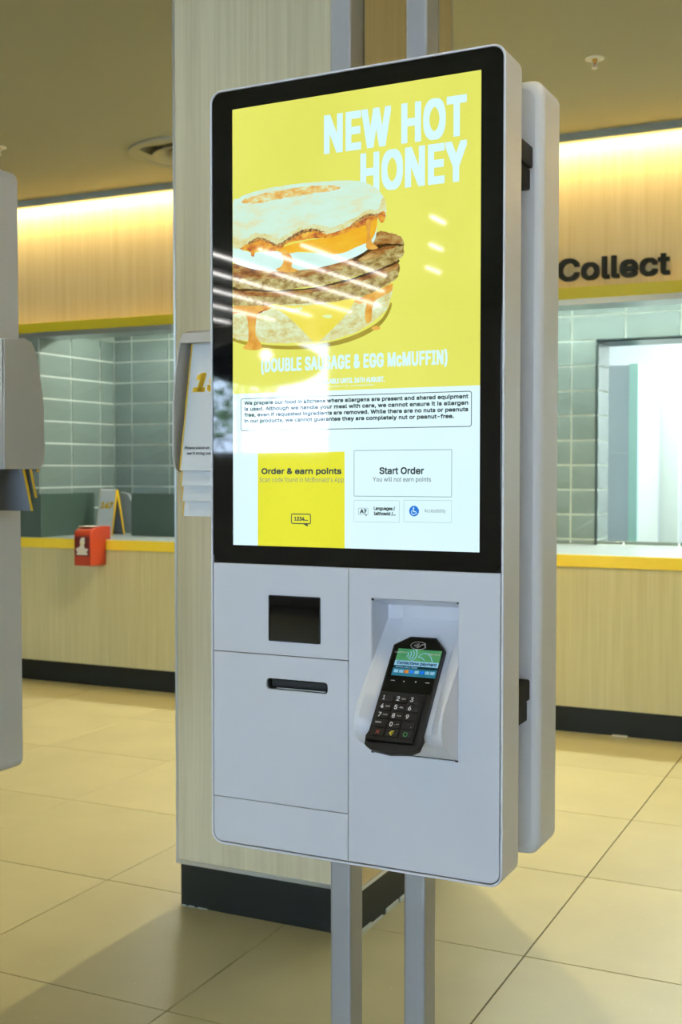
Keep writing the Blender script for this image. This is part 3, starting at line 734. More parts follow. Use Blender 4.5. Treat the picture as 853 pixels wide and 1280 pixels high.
bpoly('crown_edge', [(103,318),(125,322),(160,318),(200,300),(250,308),(292,322),(345,292),(400,270),(450,264),(500,278),(545,264),(600,238),(650,206),(700,200),(716,160),(724,150),(732,200),(728,240),(712,256),(700,242),(694,226),(660,228),(625,244),(590,268),(540,290),(490,304),(440,288),(400,293),(345,316),(290,350),(250,334),(205,322),(175,345),(130,362),(103,350)], A['bun_edge'], 3, 6)
bpoly('honey_crust', [(150,352),(185,337),(210,324),(250,334),(290,352),(345,318),(400,295),(440,289),(490,305),(540,291),(590,269),(625,245),(660,229),(696,226),(700,238),(665,252),(620,270),(560,296),(500,314),(430,312),(370,322),(320,340),(300,360),(250,372),(200,368),(172,366)], A['burn'], 2.5, 6)
bpoly('dark_crust', [(160,350),(190,326),(215,318),(250,328),(290,345),(340,312),(395,286),(440,282),(480,298),(440,294),(398,298),(350,322),(292,356),(250,340),(212,330),(190,338)], A['crust'], 3, 6)
bpoly('dark_crust', [(590,264),(625,238),(660,222),(696,222),(696,230),(660,233),(628,250),(596,272)], A['crust'], 3, 6)
bpoly('crust_drip', [(700,222),(722,210),(730,226),(724,252),(712,258),(702,244)], A['burn'])
bpoly('toasted_patch', [(140,166),(200,146),(280,128),(360,116),(430,106),(490,104),(545,112),(520,124),(450,134),(380,147),(300,160),(220,176),(160,178)], A['toast'], 3, 6)
bpoly('muffin_rim', [(103,708),(180,722),(280,730),(400,728),(520,714),(620,680),(700,628),(740,575),(746,580),(735,612),(700,647),(620,700),(520,735),(400,748),(280,752),(180,742),(103,727)], A['bun_edge'], 2, 6)
bpoly('honey_smear', [(103,606),(160,600),(240,600),(262,606),(230,622),(180,634),(130,626),(103,630)], A['burn'], 2.5, 5)
bpoly('honey_smear', [(600,575),(660,552),(720,524),(757,508),(756,536),(720,552),(670,574),(620,590)], A['burn'], 2.5, 5)
bpoly('cheese', [(262,592),(330,598),(450,592),(560,575),(605,570),(585,610),(555,650),(500,705),(465,738),(440,747),(415,728),(370,680),(320,635)], A['cheese'])
bpoly('cheese_shine', [(300,600),(345,608),(390,604),(375,622),(335,622)], A['cheese_hi'])
bpoly('cheese_shine', [(470,640),(495,634),(512,641),(495,650)], A['cheese_hi'])
bpoly('honey_drip', [(108,600),(180,598),(240,600),(225,618),(205,630),(198,670),(198,720),(218,750),(222,772),(195,780),(160,778),(146,768),(165,748),(168,700),(160,640),(140,625),(112,618)], A['honey'])
bpoly('honey_drip', [(640,560),(690,540),(735,518),(752,515),(750,538),(715,560),(685,580),(675,610),(672,655),(660,670),(648,662),(646,620),(652,590)], A['honey'])
bpoly('honey_drip', [(305,372),(330,378),(350,410),(345,440),(372,452),(340,462),(290,456),(280,448),(300,438),(312,415),(305,395)], A['honey'])
bpoly('honey_drip', [(650,250),(672,250),(668,300),(676,340),(700,360),(670,368),(650,358),(655,310)], A['honey'])
bpoly('honey_drop', [(672,688),(690,680),(708,686),(704,695),(688,698),(676,695)], A['honey'])
ktext('(DOUBLE SAUSAGE & EGG McMUFFIN)', (327, 468.5), (560, 436), A['glyph'], .036, 1.08)
ktext('AVAILABLE UNTIL 24TH AUGUST.', (397, 480.5), (481.5, 470.5), A['glyph'], .05)
ktext('Subject to availability.', (409, 484.8), (470, 479.6), A['glyph'], 0)
def outline(name, l0, r1, t, rad, mat):
    a = K2(*l0); b = K2(*r1); d = nxt()
    o_ = rrect(a[0], a[1], b[0], b[1], rad, 5); i_ = rrect(a[0]+t, a[1]+t, b[0]-t, b[1]-t, max(rad-t, .0001), 5)
    bm = bmesh.new(); va = [bm.verts.new((x, d, z)) for x, z in o_]; vb = [bm.verts.new((x, d, z)) for x, z in i_]
    n_ = len(va)
    for i in range(n_): bm.faces.new((va[i], va[(i+1) % n_], vb[(i+1) % n_], vb[i]))
    for f in bm.faces:
        f.normal_update()
        if f.normal.y > 0: f.normal_flip()
    me = bpy.data.meshes.new(name); bm.to_mesh(me); bm.free(); return link(name, me, mat, disp)
outline('notice_outline', (301.5, 539), (590.5, 488.5), .0011, .004, A['ink'])
# the notice: four lines between interpolated left/right edges
LN = ['We prepare our food in kitchens where allergens are present and shared equipment', 'is used. Although we handle your meal with care, we cannot ensure it is allergen',
      'free, even if requested ingredients are removed. While there are no nuts or peanuts', 'in our products, we cannot guarantee they are completely nut or peanut-free.']
zTop = K2(585, 492.4)[1]; zBot = K2(585, 524.5)[1]; xl_, xr_ = K2(306, 505)[0], K2(586, 495)[0]
for i, s in enumerate(LN):
    hz = (zTop-zBot)/4; z1_ = zTop - i*hz*1.01; d = nxt()
    fit_text(s, (xl_, z1_-hz*.86, xr_ if i < 3 else xl_+(xr_-xl_)*.942, z1_), A['ink'], disp, .05, 1.03, to3=lambda u, v, d=d: (u, d, v))
poly('order_tile', [(323, 566.5), (431.5, 564.5), (431.5, 687.0), (323, 684.0)], A['yellow2'])
tl_ = K2(323, 567); br_ = K2(432, 686)
ktext('Order & earn points', (327.5, 594.5), (427.5, 584.8), A['ink'], .045)
ktext("Scan code found in McDonald's App", (325, 604), (430.5, 596.5), A['ink2'], .0)
# speech bubble
a = K2(364.5, 655); b = K2(389.5, 642); d = nxt()
outline('bubble_outline', (364.5, 654.8), (389.3, 642.2), .0016, .0025, A['ink'])
poly('bubble_tail', [(378, 654), (385.5, 654), (385.5, 658.5)], A['ink'])
ktext('1234...', (368.5, 650.8), (385.5, 646), A['ink'], .06)
outline('start_button', (443, 620.5), (565.8, 561.6), .0009, .0015, A['line'])
ktext('Start Order', (475, 592.8), (530.8, 583.8), A['ink'], .045)
ktext('You will not earn points', (466.6, 603.4), (539.4, 596.2), A['ink2'], .012)
outline('language_button', (443, 652.3), (500.3, 625.6), .0007, .001, A['tile_edge'])
outline('access_button', (505.3, 652.6), (565.6, 625.4), .0007, .001, A['tile_edge'])
outline('language_icon', (448.6, 643.2), (461, 635.0), .0006, .001, A['ink2'])
poly('icon_tail', [(456.5, 643), (460, 643), (458.5, 645.6)], A['ink2'])
ktext('A?', (450.6, 641.8), (459, 636.4), A['ink'], .06)
ktext('Languages /', (468, 638.6), (494.5, 633.4), A['ink'], .05)
ktext('Ieithoedd /...', (468, 644.6), (495.5, 639.8), A['ink'], .05)
cxk, czk = K2(518.4, 638.8); flat('access_icon', ellipse(cxk, czk, .0079, .0079, 28), A['blue'], disp, nxt())
def stroke(name, pts, t, mat, parent, to3, closed=False):
    bm = bmesh.new(); n_ = len(pts)
    for i in range(n_ if closed else n_-1):
        a, b = Vector(pts[i]), Vector(pts[(i+1) % n_]); dd = (b-a)
        if dd.length < 1e-9: continue
        dd.normalize(); nn = Vector((-dd.y, dd.x))*t/2; e = dd*t*.3
        f = bm.faces.new([bm.verts.new(to3(*q)) for q in (a-nn-e, b-nn+e, b+nn+e, a+nn-e)])
    return fin(bm, name, mat, parent)
d = nxt(); s_ = .0079
stroke('wheelchair_mark', [(cxk-.1*s_, czk+.35*s_), (cxk-.1*s_, czk-.1*s_), (cxk+.35*s_, czk-.12*s_), (cxk+.5*s_, czk-.5*s_)], .0011, A['white'], disp, lambda u, v: (u, d, v))
d2 = nxt()
stroke('wheelchair_mark', [(cxk-.1*s_+.42*s_*math.cos(math.radians(t)), czk-.25*s_+.42*s_*math.sin(math.radians(t))) for t in range(110, 345, 20)], .0009, A['white'], disp, lambda u, v: (u, d2, v))
flat('wheelchair_mark', ellipse(cxk-.1*s_, czk+.55*s_, .0011, .0011, 12), A['white'], disp, nxt())
ktext('Accessibility', (531.3, 641.6), (558, 636.2), A['ink2'], .004)

# card cradle: pocket and forward swept ledge
bm = bmesh.new()
pf = [(.004, .4112), (.059, .397), (.059, .375), (.0, .3165), (-.030, .2865), (-.050, .2655), (-.0600, .2500), (-.0635, .2360), (-.0630, .2240), (-.0575, .2120), (-.0440, .2035), (.002, .1792)]
# floor of the cradle runs behind the reader; the two cheeks sweep forward of it
fl_ = [(.004, .4112), (.059, .397), (.0635, .378), (.024, .327), (-.044, .2395), (-.050, .224), (-.048, .212), (-.040, .2035), (.002, .1792)]
prism(bm, fl_ + [(.0652, .1792), (.0652, .4112)], 0, .2885, .4258)
sw = fin(bm, 'cradle_floor', M['rim'], K)
for x0_, x1_, s_n in ((.2880, .3125, 1), (.4262, .4045, -1)):
    bm = bmesh.new(); n_ = len(pf) + 2; bk = [(.0654, .1792), (.0654, .4112)]
    shrink = {0: (.004, .4112), 1: (.059, .397), 2: (.0615, .376)}
    inn = []
    for i, p in enumerate(pf):
        if i in shrink: inn.append(shrink[i])
        else:
            # inner lip lies on the cradle floor
            zz_ = p[1]; q_ = None
            for a_, b2 in zip(fl_[2:], fl_[3:]):
                if b2[1] <= zz_ <= a_[1]:
                    t = (a_[1]-zz_)/(a_[1]-b2[1]); q_ = (a_[0]+(b2[0]-a_[0])*t - .0005, zz_)
            inn.append(q_ or p)
    lip = x0_ + (x1_-x0_)*.16
    R0 = [bm.verts.new((x0_, *p)) for p in pf+bk]; R1 = [bm.verts.new((lip, *p)) for p in pf+bk]; R2 = [bm.verts.new((x1_, *p)) for p in inn+bk]
    bm.faces.new(R0); bm.faces.new(R2[::-1])
    for a_, b2 in ((R0, R1), (R1, R2)):
        for i in range(n_): bm.faces.new((a_[i], b2[i], b2[(i+1) % n_], a_[(i+1) % n_]))
    bmesh.ops.recalc_face_normals(bm, faces=bm.faces)
    ed = [e for e in bm.edges if any(v in R1 for v in e.verts) and all(v in R1 for v in e.verts)]
    bmesh.ops.bevel(bm, geom=ed, offset=.003, segments=3, affect='EDGES')
    fin(bm, 'cradle_cheek', M['rim'], K, sm=True)
for q_ in [((.2870, -.0008, .4085), (.2895, .002, .4120)), ((.4245, -.0008, .4100), (.4270, .002, .4120)), ((.2870, -.001, .1775), (.2915, .002, .1795)), ((.4225, -.001, .1775), (.4275, .002, .1795))]: box('corner_clip', q_[0], q_[1], M['dark'], K)
boxes('pocket_liner', [((.28725, .0006, .1790), (.28795, .0645, .4113)), ((.42625, .0006, .1790), (.42675, .0645, .4113)), ((.28725, .0006, .4107), (.42675, .0645, .4114))], M['rim'], K)
# ---------------------------------------------------------------- payment terminal
tv = Vector((0, .0964, .124)).normalized(); tw = Vector((0, -tv.z, tv.y)); tu = Vector((1, 0, 0))
TO = Vector((.315, -.0758, .2199))
TM = Matrix(((tu.x, tv.x, -tw.x, TO.x), (tu.y, tv.y, -tw.y, TO.y), (tu.z, tv.z, -tw.z, TO.z), (0, 0, 0, 1)))   # columns u, v, inward... local y = away from viewer
TM = Matrix(((1, 0, 0, TO.x), (0, -tw.y, tv.y, TO.y), (0, -tw.z, tv.z, TO.z), (0, 0, 0, 1)))      # local x across, y into the body, z up the face
TW_ = KM @ TM; TI = TW_.inverted()
def on_term(px, py, dd=0):
    o = TI @ EYE; r_ = TI.to_3x3() @ sight(px, py); t = (dd - o.y) / r_.y; q = o + r_*t; return (q.x, q.z)
PTm = empty('payment_terminal', 'black card payment terminal with keypad, held in the white cradle', 'card terminal', mx=TW_)
PW = .0835
body = [(-.001, -.012), (.012, -.019), (.040, -.0225), (.072, -.019), (PW, -.012), (PW+.003, .004), (PW, .012), (PW, .151), (PW-.018, .170), (.024, .170), (.0, .154), (0, .010), (-.003, .002)]
plate('body', body, [], .0006, .0105, M['black_plastic'], PTm, bev=.0012)
plate('keypad_surround', [(.002, -.006), (.074, -.006), (.0735, .0715), (.003, .0725)], [], -.0035, .0006, M['black_plastic'], PTm, bev=.0012)
plate('front_glass', [(.003, .0745), (PW-.003, .0745), (PW-.003, .149), (PW-.019, .1675), (.025, .1675), (.003, .1525)], [], -.0003, .0006, M['black_glass'], PTm, bev=.0002)
dq = [on_term(499.1, 810.7), on_term(553.6, 814), on_term(543.9, 848), on_term(488.8, 844.2)]
dx0 = (dq[0][0]+dq[3][0])/2; dx1 = (dq[1][0]+dq[2][0])/2; dz1 = (dq[0][1]+dq[1][1])/2; dz0 = (dq[2][1]+dq[3][1])/2
td = flat('display', [(dx0, dz0), (dx1, dz0), (dx1, dz1), (dx0, dz1)], A['t_blue'], PTm, -.0004)
tn = [0]
def tnx(): tn[0] += 1; return -.0004 - .00002*tn[0]
def tr_(name, x0, z0, x1, z1, mat):  # fractions of display
    return flat(name, [(dx0+(dx1-dx0)*a, dz0+(dz1-dz0)*b) for a, b in ((x0, z0), (x1, z0), (x1, z1), (x0, z1))], mat, td, tnx())
tr_('green_area', 0, .42, 1, 1, A['t_green'])
for k in range(4):
    cx_, cz_ = dx0+(dx1-dx0)*.18, dz0+(dz1-dz0)*.80; rr = .006+.0045*k; dd_ = tnx()
    stroke('wave_mark', [(cx_+rr*math.cos(math.radians(t)), cz_+rr*.75*math.sin(math.radians(t))) for t in range(-50, 55, 15)], .0013, A['t_pale'], td, lambda u, v, dd_=dd_: (u, dd_, v))
dd_ = tnx(); hx, hz = dx0+(dx1-dx0)*.62, dz0+(dz1-dz0)*.74
stroke('hand_mark', [(hx+a, hz+b) for a, b in ((.016, -.008), (.012, .0), (.006, .006), (.0, .0065), (-.006, .003), (-.008, -.001), (-.003, -.001), (.003, -.006))], .0011, A['t_pale'], td, lambda u, v: (u, dd_, v))
tr_('title_band', .0, .38, 1, .56, A['t_pale'])
def ttext(s, q, mat, bold=.01, parent=None, shear=0):
    d = tnx(); return fit_text(s, (dx0+(dx1-dx0)*q[0], dz0+(dz1-dz0)*q[1], dx0+(dx1-dx0)*q[2], dz0+(dz1-dz0)*q[3]), mat, parent or td, bold, to3=lambda u, v: (u, d, v), shear=shear)
ttext('Contactless payment', (.05, .395, .96, .54), A['t_navy'], .03)
tr_('dark_band', .0, .28, 1, .37, A['t_dark'])
ttext('AVAILABLE HERE', (.05, .295, .55, .35), A['t_pale'], .02)
for k, mt in enumerate(('t_pale', 't_pale', 't_or', 't_sky', 't_pale', 't_sky', 't_pale', 't_pale')):
    tr_('card_badge', .04+.118*k, .11, .04+.118*k+.098, .22, A[mt])
# printed marks
def tprint(s, x0, z0, x1, z1, mat, bold=.01, dep=-.00045, parent=PTm, shear=0):
    return fit_text(s, (x0, z0, x1, z1), mat, parent, bold, to3=lambda u, v: (u, dep, v), shear=shear)
a = on_term(496, 806); tprint('Lane/3000', .006, .1395, .0265, .1425, M['key_w'], .0)
tprint('ingenico', .0560, .1385, .0785, .1425, M['key_w'], .02)
stroke('contactless_mark', [(.041+.0125*math.cos(math.radians(t)), .154+.0065*math.sin(math.radians(t))) for t in range(20, 350, 15)], .0006, M['key_w'], PTm, lambda u, v: (u, -.00045, v))
for k in range(4):
    stroke('contactless_mark', [(.034+.002*k+.0015*math.cos(math.radians(t)), .154+(.001+.0011*k)*math.sin(math.radians(t))) for t in range(-70, 75, 20)], .0006, M['key_w'], PTm, lambda u, v: (u, -.00045, v))
stroke('contactless_mark', [(.043, .1515), (.046, .1560), (.050, .1565), (.0535, .151)], .0008, M['key_w'], PTm, lambda u, v: (u, -.00045, v))
for px_, kind in ((491.3, 0), (505.4, 1), (520, 2), (534.8, 0)):
    u0, v0 = on_term(px_, 850.5 + (px_-491)*.08)
    if kind == 0: q = [(u0-.0032, v0-.0004), (u0+.0032, v0-.0004), (u0+.0032, v0+.0004), (u0-.0032, v0+.0004)]
    elif kind == 1: q = [(u0-.0012, v0-.0012), (u0+.0012, v0-.0012), (u0, v0+.0014)]
    else: q = [(u0-.0012, v0+.0012), (u0+.0012, v0+.0012), (u0, v0-.0014)]
    flat('soft_key_mark', q, M['key_w'], PTm, -.00045)
# keys
kp = [[(' 1', (485.6, 870.5)), ('2', (505.2, 872)), ('3', (525.4, 873.5))], [('4', (482.3, 881)), ('5', (502, 883)), ('6', (522.2, 884.5))],
      [('7', (479.6, 892.2)), ('8', (499.2, 894.5)), ('9', (518.9, 896.2))], [('MENU', (478.5, 901.2)), ('0', (495.6, 905.6)), ('.', (519.0, 906.5))]]
sub = {'2': 'ABC', '4': 'GHI', '5': 'JKL', '7': 'PQRS', '8': 'TUV', '0': ',-#*'}
KD = -.0052
for r_ in range(5):
    for c_ in range(3):
        x0_ = .0075 + c_*.0218; z1_ = .0675 - r_*.0138
        key = plate('key', rrect(x0_, z1_-.0118, x0_+.0198, z1_, .0015, 3), [], KD, -.0034, M['black_plastic'], PTm, bev=.0006)
        e = KD-.0002
        if r_ < 4:
            s = kp[r_][c_][0].strip()
            xx = x0_+.003; zc_ = z1_-.0059
            if s == 'MENU': fit_text(s, (xx-.001, zc_, xx+.008, zc_+.0026), M['key_w'], key, .02, to3=lambda u, v, e=e: (u, e, v))
            elif s == '.': flat('dot', ellipse(xx+.012, zc_-.002, .0005, .0005, 8), M['key_w'], key, e)
            else:
                fit_text(s, (xx, zc_-.0036, xx+(.0048 if s != '1' else .0028), zc_+.0036), M['key_w'], key, .03, to3=lambda u, v, e=e: (u, e, v))
                if s in sub: fit_text(sub[s], (xx+.0075, zc_-.001, xx+.0145, zc_+.0012), M['key_w'], key, .0, to3=lambda u, v, e=e: (u, e, v))
        else:
            cx_, cz_ = x0_+.0095, z1_-.006
            if c_ == 0:
                stroke('cancel_mark', [(cx_-.0026, cz_-.0026), (cx_+.0026, cz_+.0026)], .0011, M['key_r'], key, lambda u, v, e=e: (u, e, v))
                stroke('cancel_mark', [(cx_-.0026, cz_+.0026), (cx_+.0026, cz_-.0026)], .0011, M['key_r'], key, lambda u, v, e=e: (u, e, v))
            elif c_ == 1:
                stroke('clear_mark', [(cx_+.0032, cz_+.0030), (cx_, cz_+.0030), (cx_-.0030, cz_), (cx_, cz_-.0030), (cx_+.0010, cz_-.0030)], .0013, M['key_y'], key, lambda u, v, e=e: (u, e, v))
                stroke('clear_mark', [(cx_-.0030, cz_), (cx_+.0026, cz_)], .0013, M['key_y'], key, lambda u, v, e=e: (u, e, v))
            else:
                stroke('enter_mark', [(cx_+.0030*math.cos(math.radians(t)), cz_+.0030*math.sin(math.radians(t))) for t in range(0, 361, 24)], .0013, M['key_g'], key, lambda u, v, e=e: (u, e, v))

# ---------------------------------------------------------------- rear kiosk (its screen faces the other way) and the pair on the left
def rear_unit(name, label, loc, group=None):
    R = empty(name, label, 'kiosk', group, loc=loc)
    R.rotation_euler = (0, 0, -.0168)
    th = .086
    def sh_(bm, y0, y1, ins, r): prism(bm, rrect(ins, ins, KW-ins, KH-ins, r, 8), 1, y0, y1)
    # pillow-edged back moulding: stacked insets make the large soft radius
    bm = bmesh.new(); prof = [(0.0, .013), (.0012, .008), (.004, .0042), (.008, .0015), (.013, .0)]; rings = []
    for y_, ins in prof + [(th, 0)]:
        rings.append([bm.verts.new((x, y_, z)) for x, z in rrect(ins, ins, KW-ins, KH-ins, .022, 8)])
    bm.faces.new(rings[0])
    for a_, b2 in zip(rings, rings[1:]):
        for i in range(len(a_)): bm.faces.new((a_[i], a_[(i+1) % len(a_)], b2[(i+1) % len(a_)], b2[i]))
    bm.faces.new(rings[-1][::-1])
    fin(bm, 'housing', M['rear_white'], R, sm=True)
    plate('rim', rrect(0, 0, KW, KH, .022, 8), [rrect(.0035, .0035, KW-.0035, KH-.0035, .018, 8)], th, th+.004, M['rim'], R, bev=.0008)
    plate('glass_front', rrect(.0045, gz, KW-.0045, KH-.0045, .0165, 8), [], th+.0002, th+.003, M['black_glass'], R)
    plate('lower_panel', rrect(.0045, .0045, KW-.0045, gz-.001, .0165, 8, '1100'), [], th+.0002, th+.003, M['white'], R)
    return R
RU = rear_unit('ordering_kiosk', 'white kiosk facing away, directly behind the front kiosk on the same posts', (-1.0105, 1.803, .6500))
LU = rear_unit('ordering_kiosk', 'white kiosk at the left picture edge, seen side-on with a number holder', (-1.63-KW, 1.806, .6480)); LU.rotation_euler = (0, 0, 0)
# front unit of the left pair (same body, display not in view)
LF = empty('ordering_kiosk', 'white kiosk just outside the left picture edge, back to back with its neighbour', 'kiosk', loc=(-1.63-KW, 1.634, .648))
plate('housing', rrect(0, 0, KW, KH, .021, 8), [], .003, KT, M['rim'], LF, bev=.002)
plate('glass_front', rrect(.0045, gz, KW-.0045, KH-.0045, .0165, 8), [], 0, .003, M['black_glass'], LF)
plate('lower_panel', rrect(.0045, .0045, KW-.0045, gz-.001, .0165, 8, '1100'), [], 0, .003, M['white'], LF)

# ---------------------------------------------------------------- posts
def post(name, label, x, y, w_, d_, group, dup_top=True):
    o = empty(name, label, 'post', group, loc=(x, y, 0))
    bm = bmesh.new()
    prism(bm, rrect(0, 0, w_, d_, .004, 3), 2, 0.006, CZ)
    fin(bm, 'post_tube', M['metal'], o, sm=True)
    box('foot_plate', (-.03, -.0, 0), (w_+.03, d_, .006), M['metal'], o, .001)
    box('mounting_rail', (.003, d_+.0005, .68), (w_-.003, d_+.0125, CZ), simple('grey_rail_paint', (.20, .22, .19), .5) if 'rail' not in M else M['rail'], o, .001)
    return o
M['rail'] = simple('grey_rail_paint', (.20, .22, .19), .5)
py_ = 1.722
post('support_post', 'silver steel post left of its twin, carrying the front kiosk', at(412.8, 1150, 1, py_).x, py_, at(438, 1150, 1, py_).x-at(412.8, 1150, 1, py_).x, .050, None)
post('support_post', 'silver steel post right of its twin, carrying the front kiosk', at(504.8, 1150, 1, py_).x, py_, at(531, 1150, 1, py_).x-at(504.8, 1150, 1, py_).x, .050, None)
for xx in (-1.99, -1.86):
    post('support_post', 'silver steel post of the kiosk pair at the left picture edge', xx, 1.728, .036, .05, 'posts of the left kiosk pair')

# ---------------------------------------------------------------- hinges between the two units
for zc_ in (1.721, .898):
    h = box('hinge', (-.010, -.034, .000), (.019, .036, .033), M['hinge_black'], None, .003)
    box('knuckle', (-.010, -.034, -.033), (.015, .036, -.0006), M['hinge_black'], h, .003)
    box('hinge_pin', (.0, -.004, .033), (.008, .004, .0355), M['hinge_black'], h)
    bpy.context.view_layer.update()
    h.parent = RU; h.matrix_local = RU.matrix_world.inverted() @ Matrix.Translation((-.548, 1.755, zc_))
# ---------------------------------------------------------------- number holders
def holder(name, label, mx):
    R = empty(name, label, 'holder', mx=mx)
    # local: x from 0 (outer side) to .125 (against the kiosk), y 0 = front, z 0 = bottom
    side = [(.012, .000), (.002, .010), (-.002, .030), (-.0015, .115), (.006, .165), (.020, .222), (.032, .240), (.052, .246), (.108, .240), (.112, .0), (.012, 0)]
    side = side[:-1]
    for x0_, x1_ in ((0, .0035), (.1215, .125)):
        bm = bmesh.new(); prism(bm, side, 0, x0_, x1_, .0012); fin(bm, 'side_panel', M['holder'], R, sm=True)
    box('back_panel', (.0035, .108, .0), (.1215, .112, .238), M['holder'], R)
    bm = bmesh.new(); prism(bm, [(.020, .222), (.032, .240), (.052, .246), (.108, .240), (.108, .236), (.052, .242), (.034, .236), (.0235, .2205)], 0, .0035, .1215); fin(bm, 'top_cover', M['holder'], R)
    box('wall_bracket', (.125, .05, .08), (.1295, .1, .18), M['metal'], R, .001)
    return R
HX, HY, HZ = -1.1425, 1.7175, 1.2545
H1 = holder('number_holder', 'grey open-fronted holder beside the front kiosk, number tents showing 15 inside', Matrix.Translation((HX, HY, HZ)))
H2 = holder('number_holder', 'grey closed-sided holder on the kiosk at the left picture edge', Matrix.Translation((-1.5045, 1.8190, 1.259)) @ Matrix.Rotation(math.pi, 4, 'Z'))
# tents hanging in the right-hand holder
names = ['number tent in the holder beside the front kiosk, front one showing 15', 'number tent hanging second in the holder, just below the one showing 15',
         'number tent hanging third in the holder beside the front kiosk', 'lowest hanging number tent in the holder beside the front kiosk']
for k in range(4):
    t_ = make_tent('table_number_stand', names[k], 'number tents in the right holder' if False else None, '158' if k == 0 else None, w_=.106, h_=.236, d_=.10)
    t_.location = (HX+.0125-.0016*k, HY+.0012+.0055*k, 1.2545+.002-.0262*k)
    t_.rotation_euler = (math.radians(-2.5), 0, 0)
    t_['label'] = names[k]
names = ['number tent in the left holder, hanging lowest at the picture edge', 'number tent in the left holder, the shorter hanging one with pale edge', 'number tent in the left holder, only its orange rim showing']
for k, (dy, dz) in enumerate(((.022, -.080), (.010, -.055), (.004, -.006))):
    t_ = make_tent('table_number_stand', names[k], None, None, w_=.106, h_=.236, d_=.135)
    t_.location = (-1.5045-.0095, 1.8190-dy+.0, 1.259+dz); t_.rotation_euler = (math.radians(-3.5), 0, math.pi)

# ================================================================ CEILING FITTINGS
df = empty('ceiling_air_diffuser', 'round ceiling air diffuser with nested cones, half hidden by the column', 'air vent', loc=(DX, DYC, CZ))
def cone(name, prof):
    bm = bmesh.new(); lathe(bm, prof, n=64); fin(bm, name, M['ceil'], df, sm=True)
cone('outer_ring', [(DR, -.001), (DR+.001, -.012), (DR-.010, -.016), (.272, -.008), (.268, -.004), (.175, .085), (.172, .083), (.262, .0), (DR-.002, -.001)])
cone('cone_ring', [(.193, -.012), (.196, -.018), (.186, -.020), (.168, -.012), (.095, .075), (.092, .073), (.160, -.008), (.193, -.012)])
cone('centre_cone', [(.0005, .03), (.04, .028), (.095, -.012), (.108, -.020), (.112, -.014), (.045, .07), (.0005, .075)])
boxes('duct', [((-.2, -.2, .10), (.2, .2, .30)), ((-.2, -.21, .061), (.2, -.2, .30)), ((-.2, .2, .061), (.2, .21, .30)), ((-.21, -.2, .061), (-.2, .2, .30)), ((.2, -.2, .061), (.21, .2, .30))], M['dark'], df)
def sprinkler(label, x, y):
    s = empty('fire_sprinkler', label, 'sprinkler', loc=(x, y, CZ))
    bm = bmesh.new(); lathe(bm, [(.001, -.0), (.036, -.0), (.037, -.003), (.030, -.006), (.018, -.004), (.001, -.003)], n=28); fin(bm, 'escutcheon', M['sprk'], s, sm=True)
    bm = bmesh.new(); lathe(bm, [(.001, -.003), (.010, -.003), (.010, -.012), (.006, -.014), (.001, -.014)], n=16); fin(bm, 'body', M['brass'], s, sm=True)
    bm = bmesh.new(); tube(bm, [(.012*math.cos(t), 0, -.013+.016*math.sin(t)) for t in [math.pi+math.pi*i/12 for i in range(13)]], .002); fin(bm, 'frame', M['sprk'], s, sm=True)
    bm = bmesh.new(); tube(bm, [(0, 0, -.013), (0, 0, -.028)], .0018); fin(bm, 'bulb', M['redbulb'], s, sm=True)
    bm = bmesh.new(); lathe(bm, [(.0005, -.029), (.005, -.030), (.012, -.034), (.013, -.037), (.009, -.040), (.0005, -.041)], n=20); fin(bm, 'deflector', M['label_w'], s, sm=True)
pS = at(744, 73, 2, CZ)
sprinkler('small white fire sprinkler in the ceiling above the Collect sign', pS.x, pS.y)
pS = at(-1.5, 184, 2, CZ)
sprinkler('small fire sprinkler at the left picture edge above the kiosk', pS.x, pS.y)

# ================================================================ BEHIND THE CAMERA (seen mirrored in the glass)
for k, (x, ya, yb) in enumerate(((-3.82, -4.95, -3.6), (-4.15, -5.6, -3.6), (-4.52, -6.3, -3.5), (-4.93, -6.55, -3.5), (-5.38, -6.6, -3.5), (-5.85, -6.7, -3.5), (-6.35, -6.7, -3.5), (-2.72, -3.45, -3.2), (-3.05, -4.2, -3.95), (-3.4, -5.0, -4.7))):
    lab = 'thin lit ceiling tube behind the camera, mirrored as a streak in the kiosk glass'
    o = empty('ceiling_tube_light', lab, 'ceiling light', 'tube lights mirrored in the kiosk glass', loc=(x, ya, 2.80))
    n_ = max(1, int(round((yb-ya)/.9))); seg = (yb-ya)/n_
    for i in range(n_): box('tube', (-.007, i*seg+.02, -.004), (.007, (i+1)*seg-.02, .008), M['tube'], o, .004)
    box('tray', (-.03, 0, .008), (.03, yb-ya, .038), M['wallp'], o)
pn = empty('pendant_lamp', 'black oval pendant lamp behind the camera, mirrored at the left of the display', 'lamp', loc=(-3.13, -2.0, 1.845))
bm = bmesh.new(); lathe(bm, [(.001, .115)] + [(.315*math.cos(math.radians(t)), .115*math.sin(math.radians(t))) for t in range(80, -85, -10)] + [(.001, -.115)], n=40)
fin(bm, 'shade', M['black_matt'], pn, sm=True)
bm = bmesh.new(); tube(bm, [(0, 0, .11), (0, 0, CZ-1.845)], .004); fin(bm, 'cord', M['black_matt'], pn)
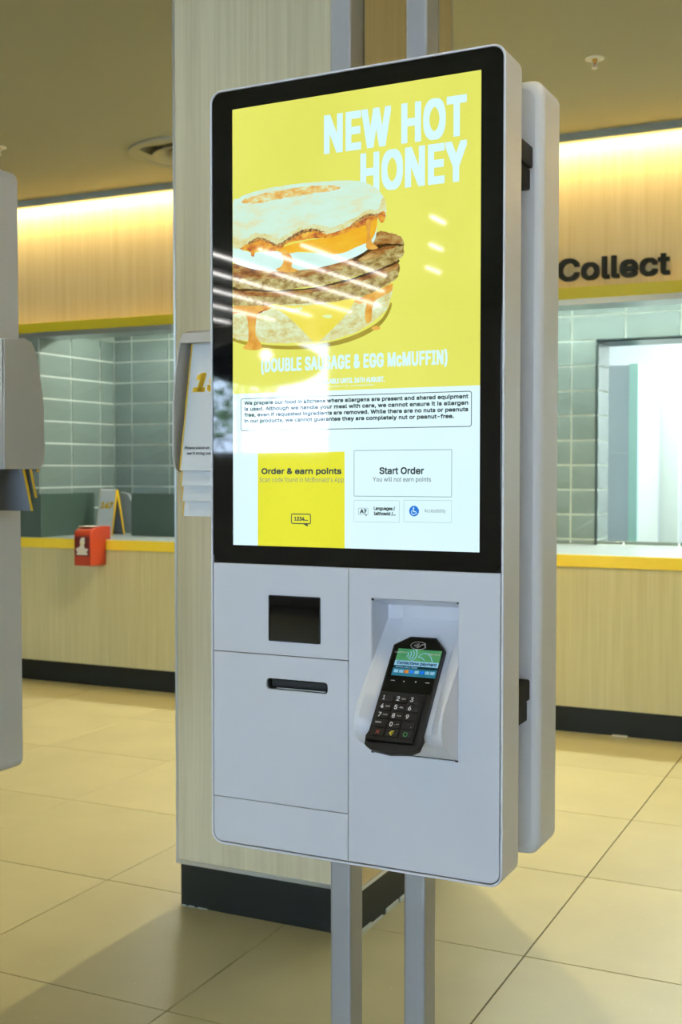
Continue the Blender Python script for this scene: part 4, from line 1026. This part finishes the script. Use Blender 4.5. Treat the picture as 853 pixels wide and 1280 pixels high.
bm = bmesh.new(); lathe(bm, [(.0005, -.03), (.02, -.026), (.036, 0), (.02, .026), (.0005, .03)], n=20)
fin(bm, 'lamp', M['lamp'], pn, sm=True, mx=Matrix.Translation((.175, .255, .012)) )
# outdoors
tag(box('ground', (-30, -40, -.1), (20, Y0-.15, -.06), M['ground']), kind='structure')
def tree(label, x, y, h, r, seed):
    random.seed(seed); t = empty('street_tree', label, 'tree', 'trees mirrored in the display', loc=(x, y, -.06))
    bm = bmesh.new(); tube(bm, [(0, 0, 0), (.05, .02, h*.4), (-.03, .0, h*.7)], .09); fin(bm, 'trunk', M['bark'], t, sm=True)
    bm = bmesh.new()
    for _ in range(1500):
        v = Vector((random.gauss(0, 1), random.gauss(0, 1), random.gauss(0, 1))).normalized()*r*random.uniform(.35, 1)**.5
        c = Vector((0, 0, h*.72)) + Vector((v.x, v.y, v.z*.95)); s = random.uniform(.05, .12)
        a_ = Vector((random.uniform(-1, 1), random.uniform(-1, 1), random.uniform(-1, 1))).normalized(); b2 = a_.orthogonal().normalized()
        bm.faces.new([bm.verts.new(c + q) for q in (-a_*s, b2*s*.5, a_*s, -b2*s*.5)])
    o = fin(bm, 'foliage', M['leaf'], t); o['kind'] = 'stuff'
tree('green street tree outside the shop front, mirrored in the display glass', -10.2, -11.8, 4.2, 1.3, 3)
tree('smaller, farther green street tree outside, mirrored in the display glass', -8.3, -15.0, 3.4, 1.1, 5)
bd = empty('white_lattice_railing', 'white steel lattice railing outside the window, mirrored in the display', 'railing', loc=(-8.0, -9.0, 0))
lst = []
for k in range(9):
    bm = bmesh.new(); x = -2 + k*.5
    tube(bm, [(x, 0, .9), (x+.5, 0, 1.75)], .018, 6); tube(bm, [(x+.5, 0, .9), (x, 0, 1.75)], .018, 6)
    fin(bm, 'brace', M['truss'], bd)
boxes('rail', [((-2, -.02, 1.73), (2.5, .02, 1.77)), ((-2, -.02, .88), (2.5, .02, .92)), ((-2, -.02, -.05), (-1.96, .02, 1.77)), ((2.46, -.02, -.05), (2.5, .02, 1.77))], M['truss'], bd)
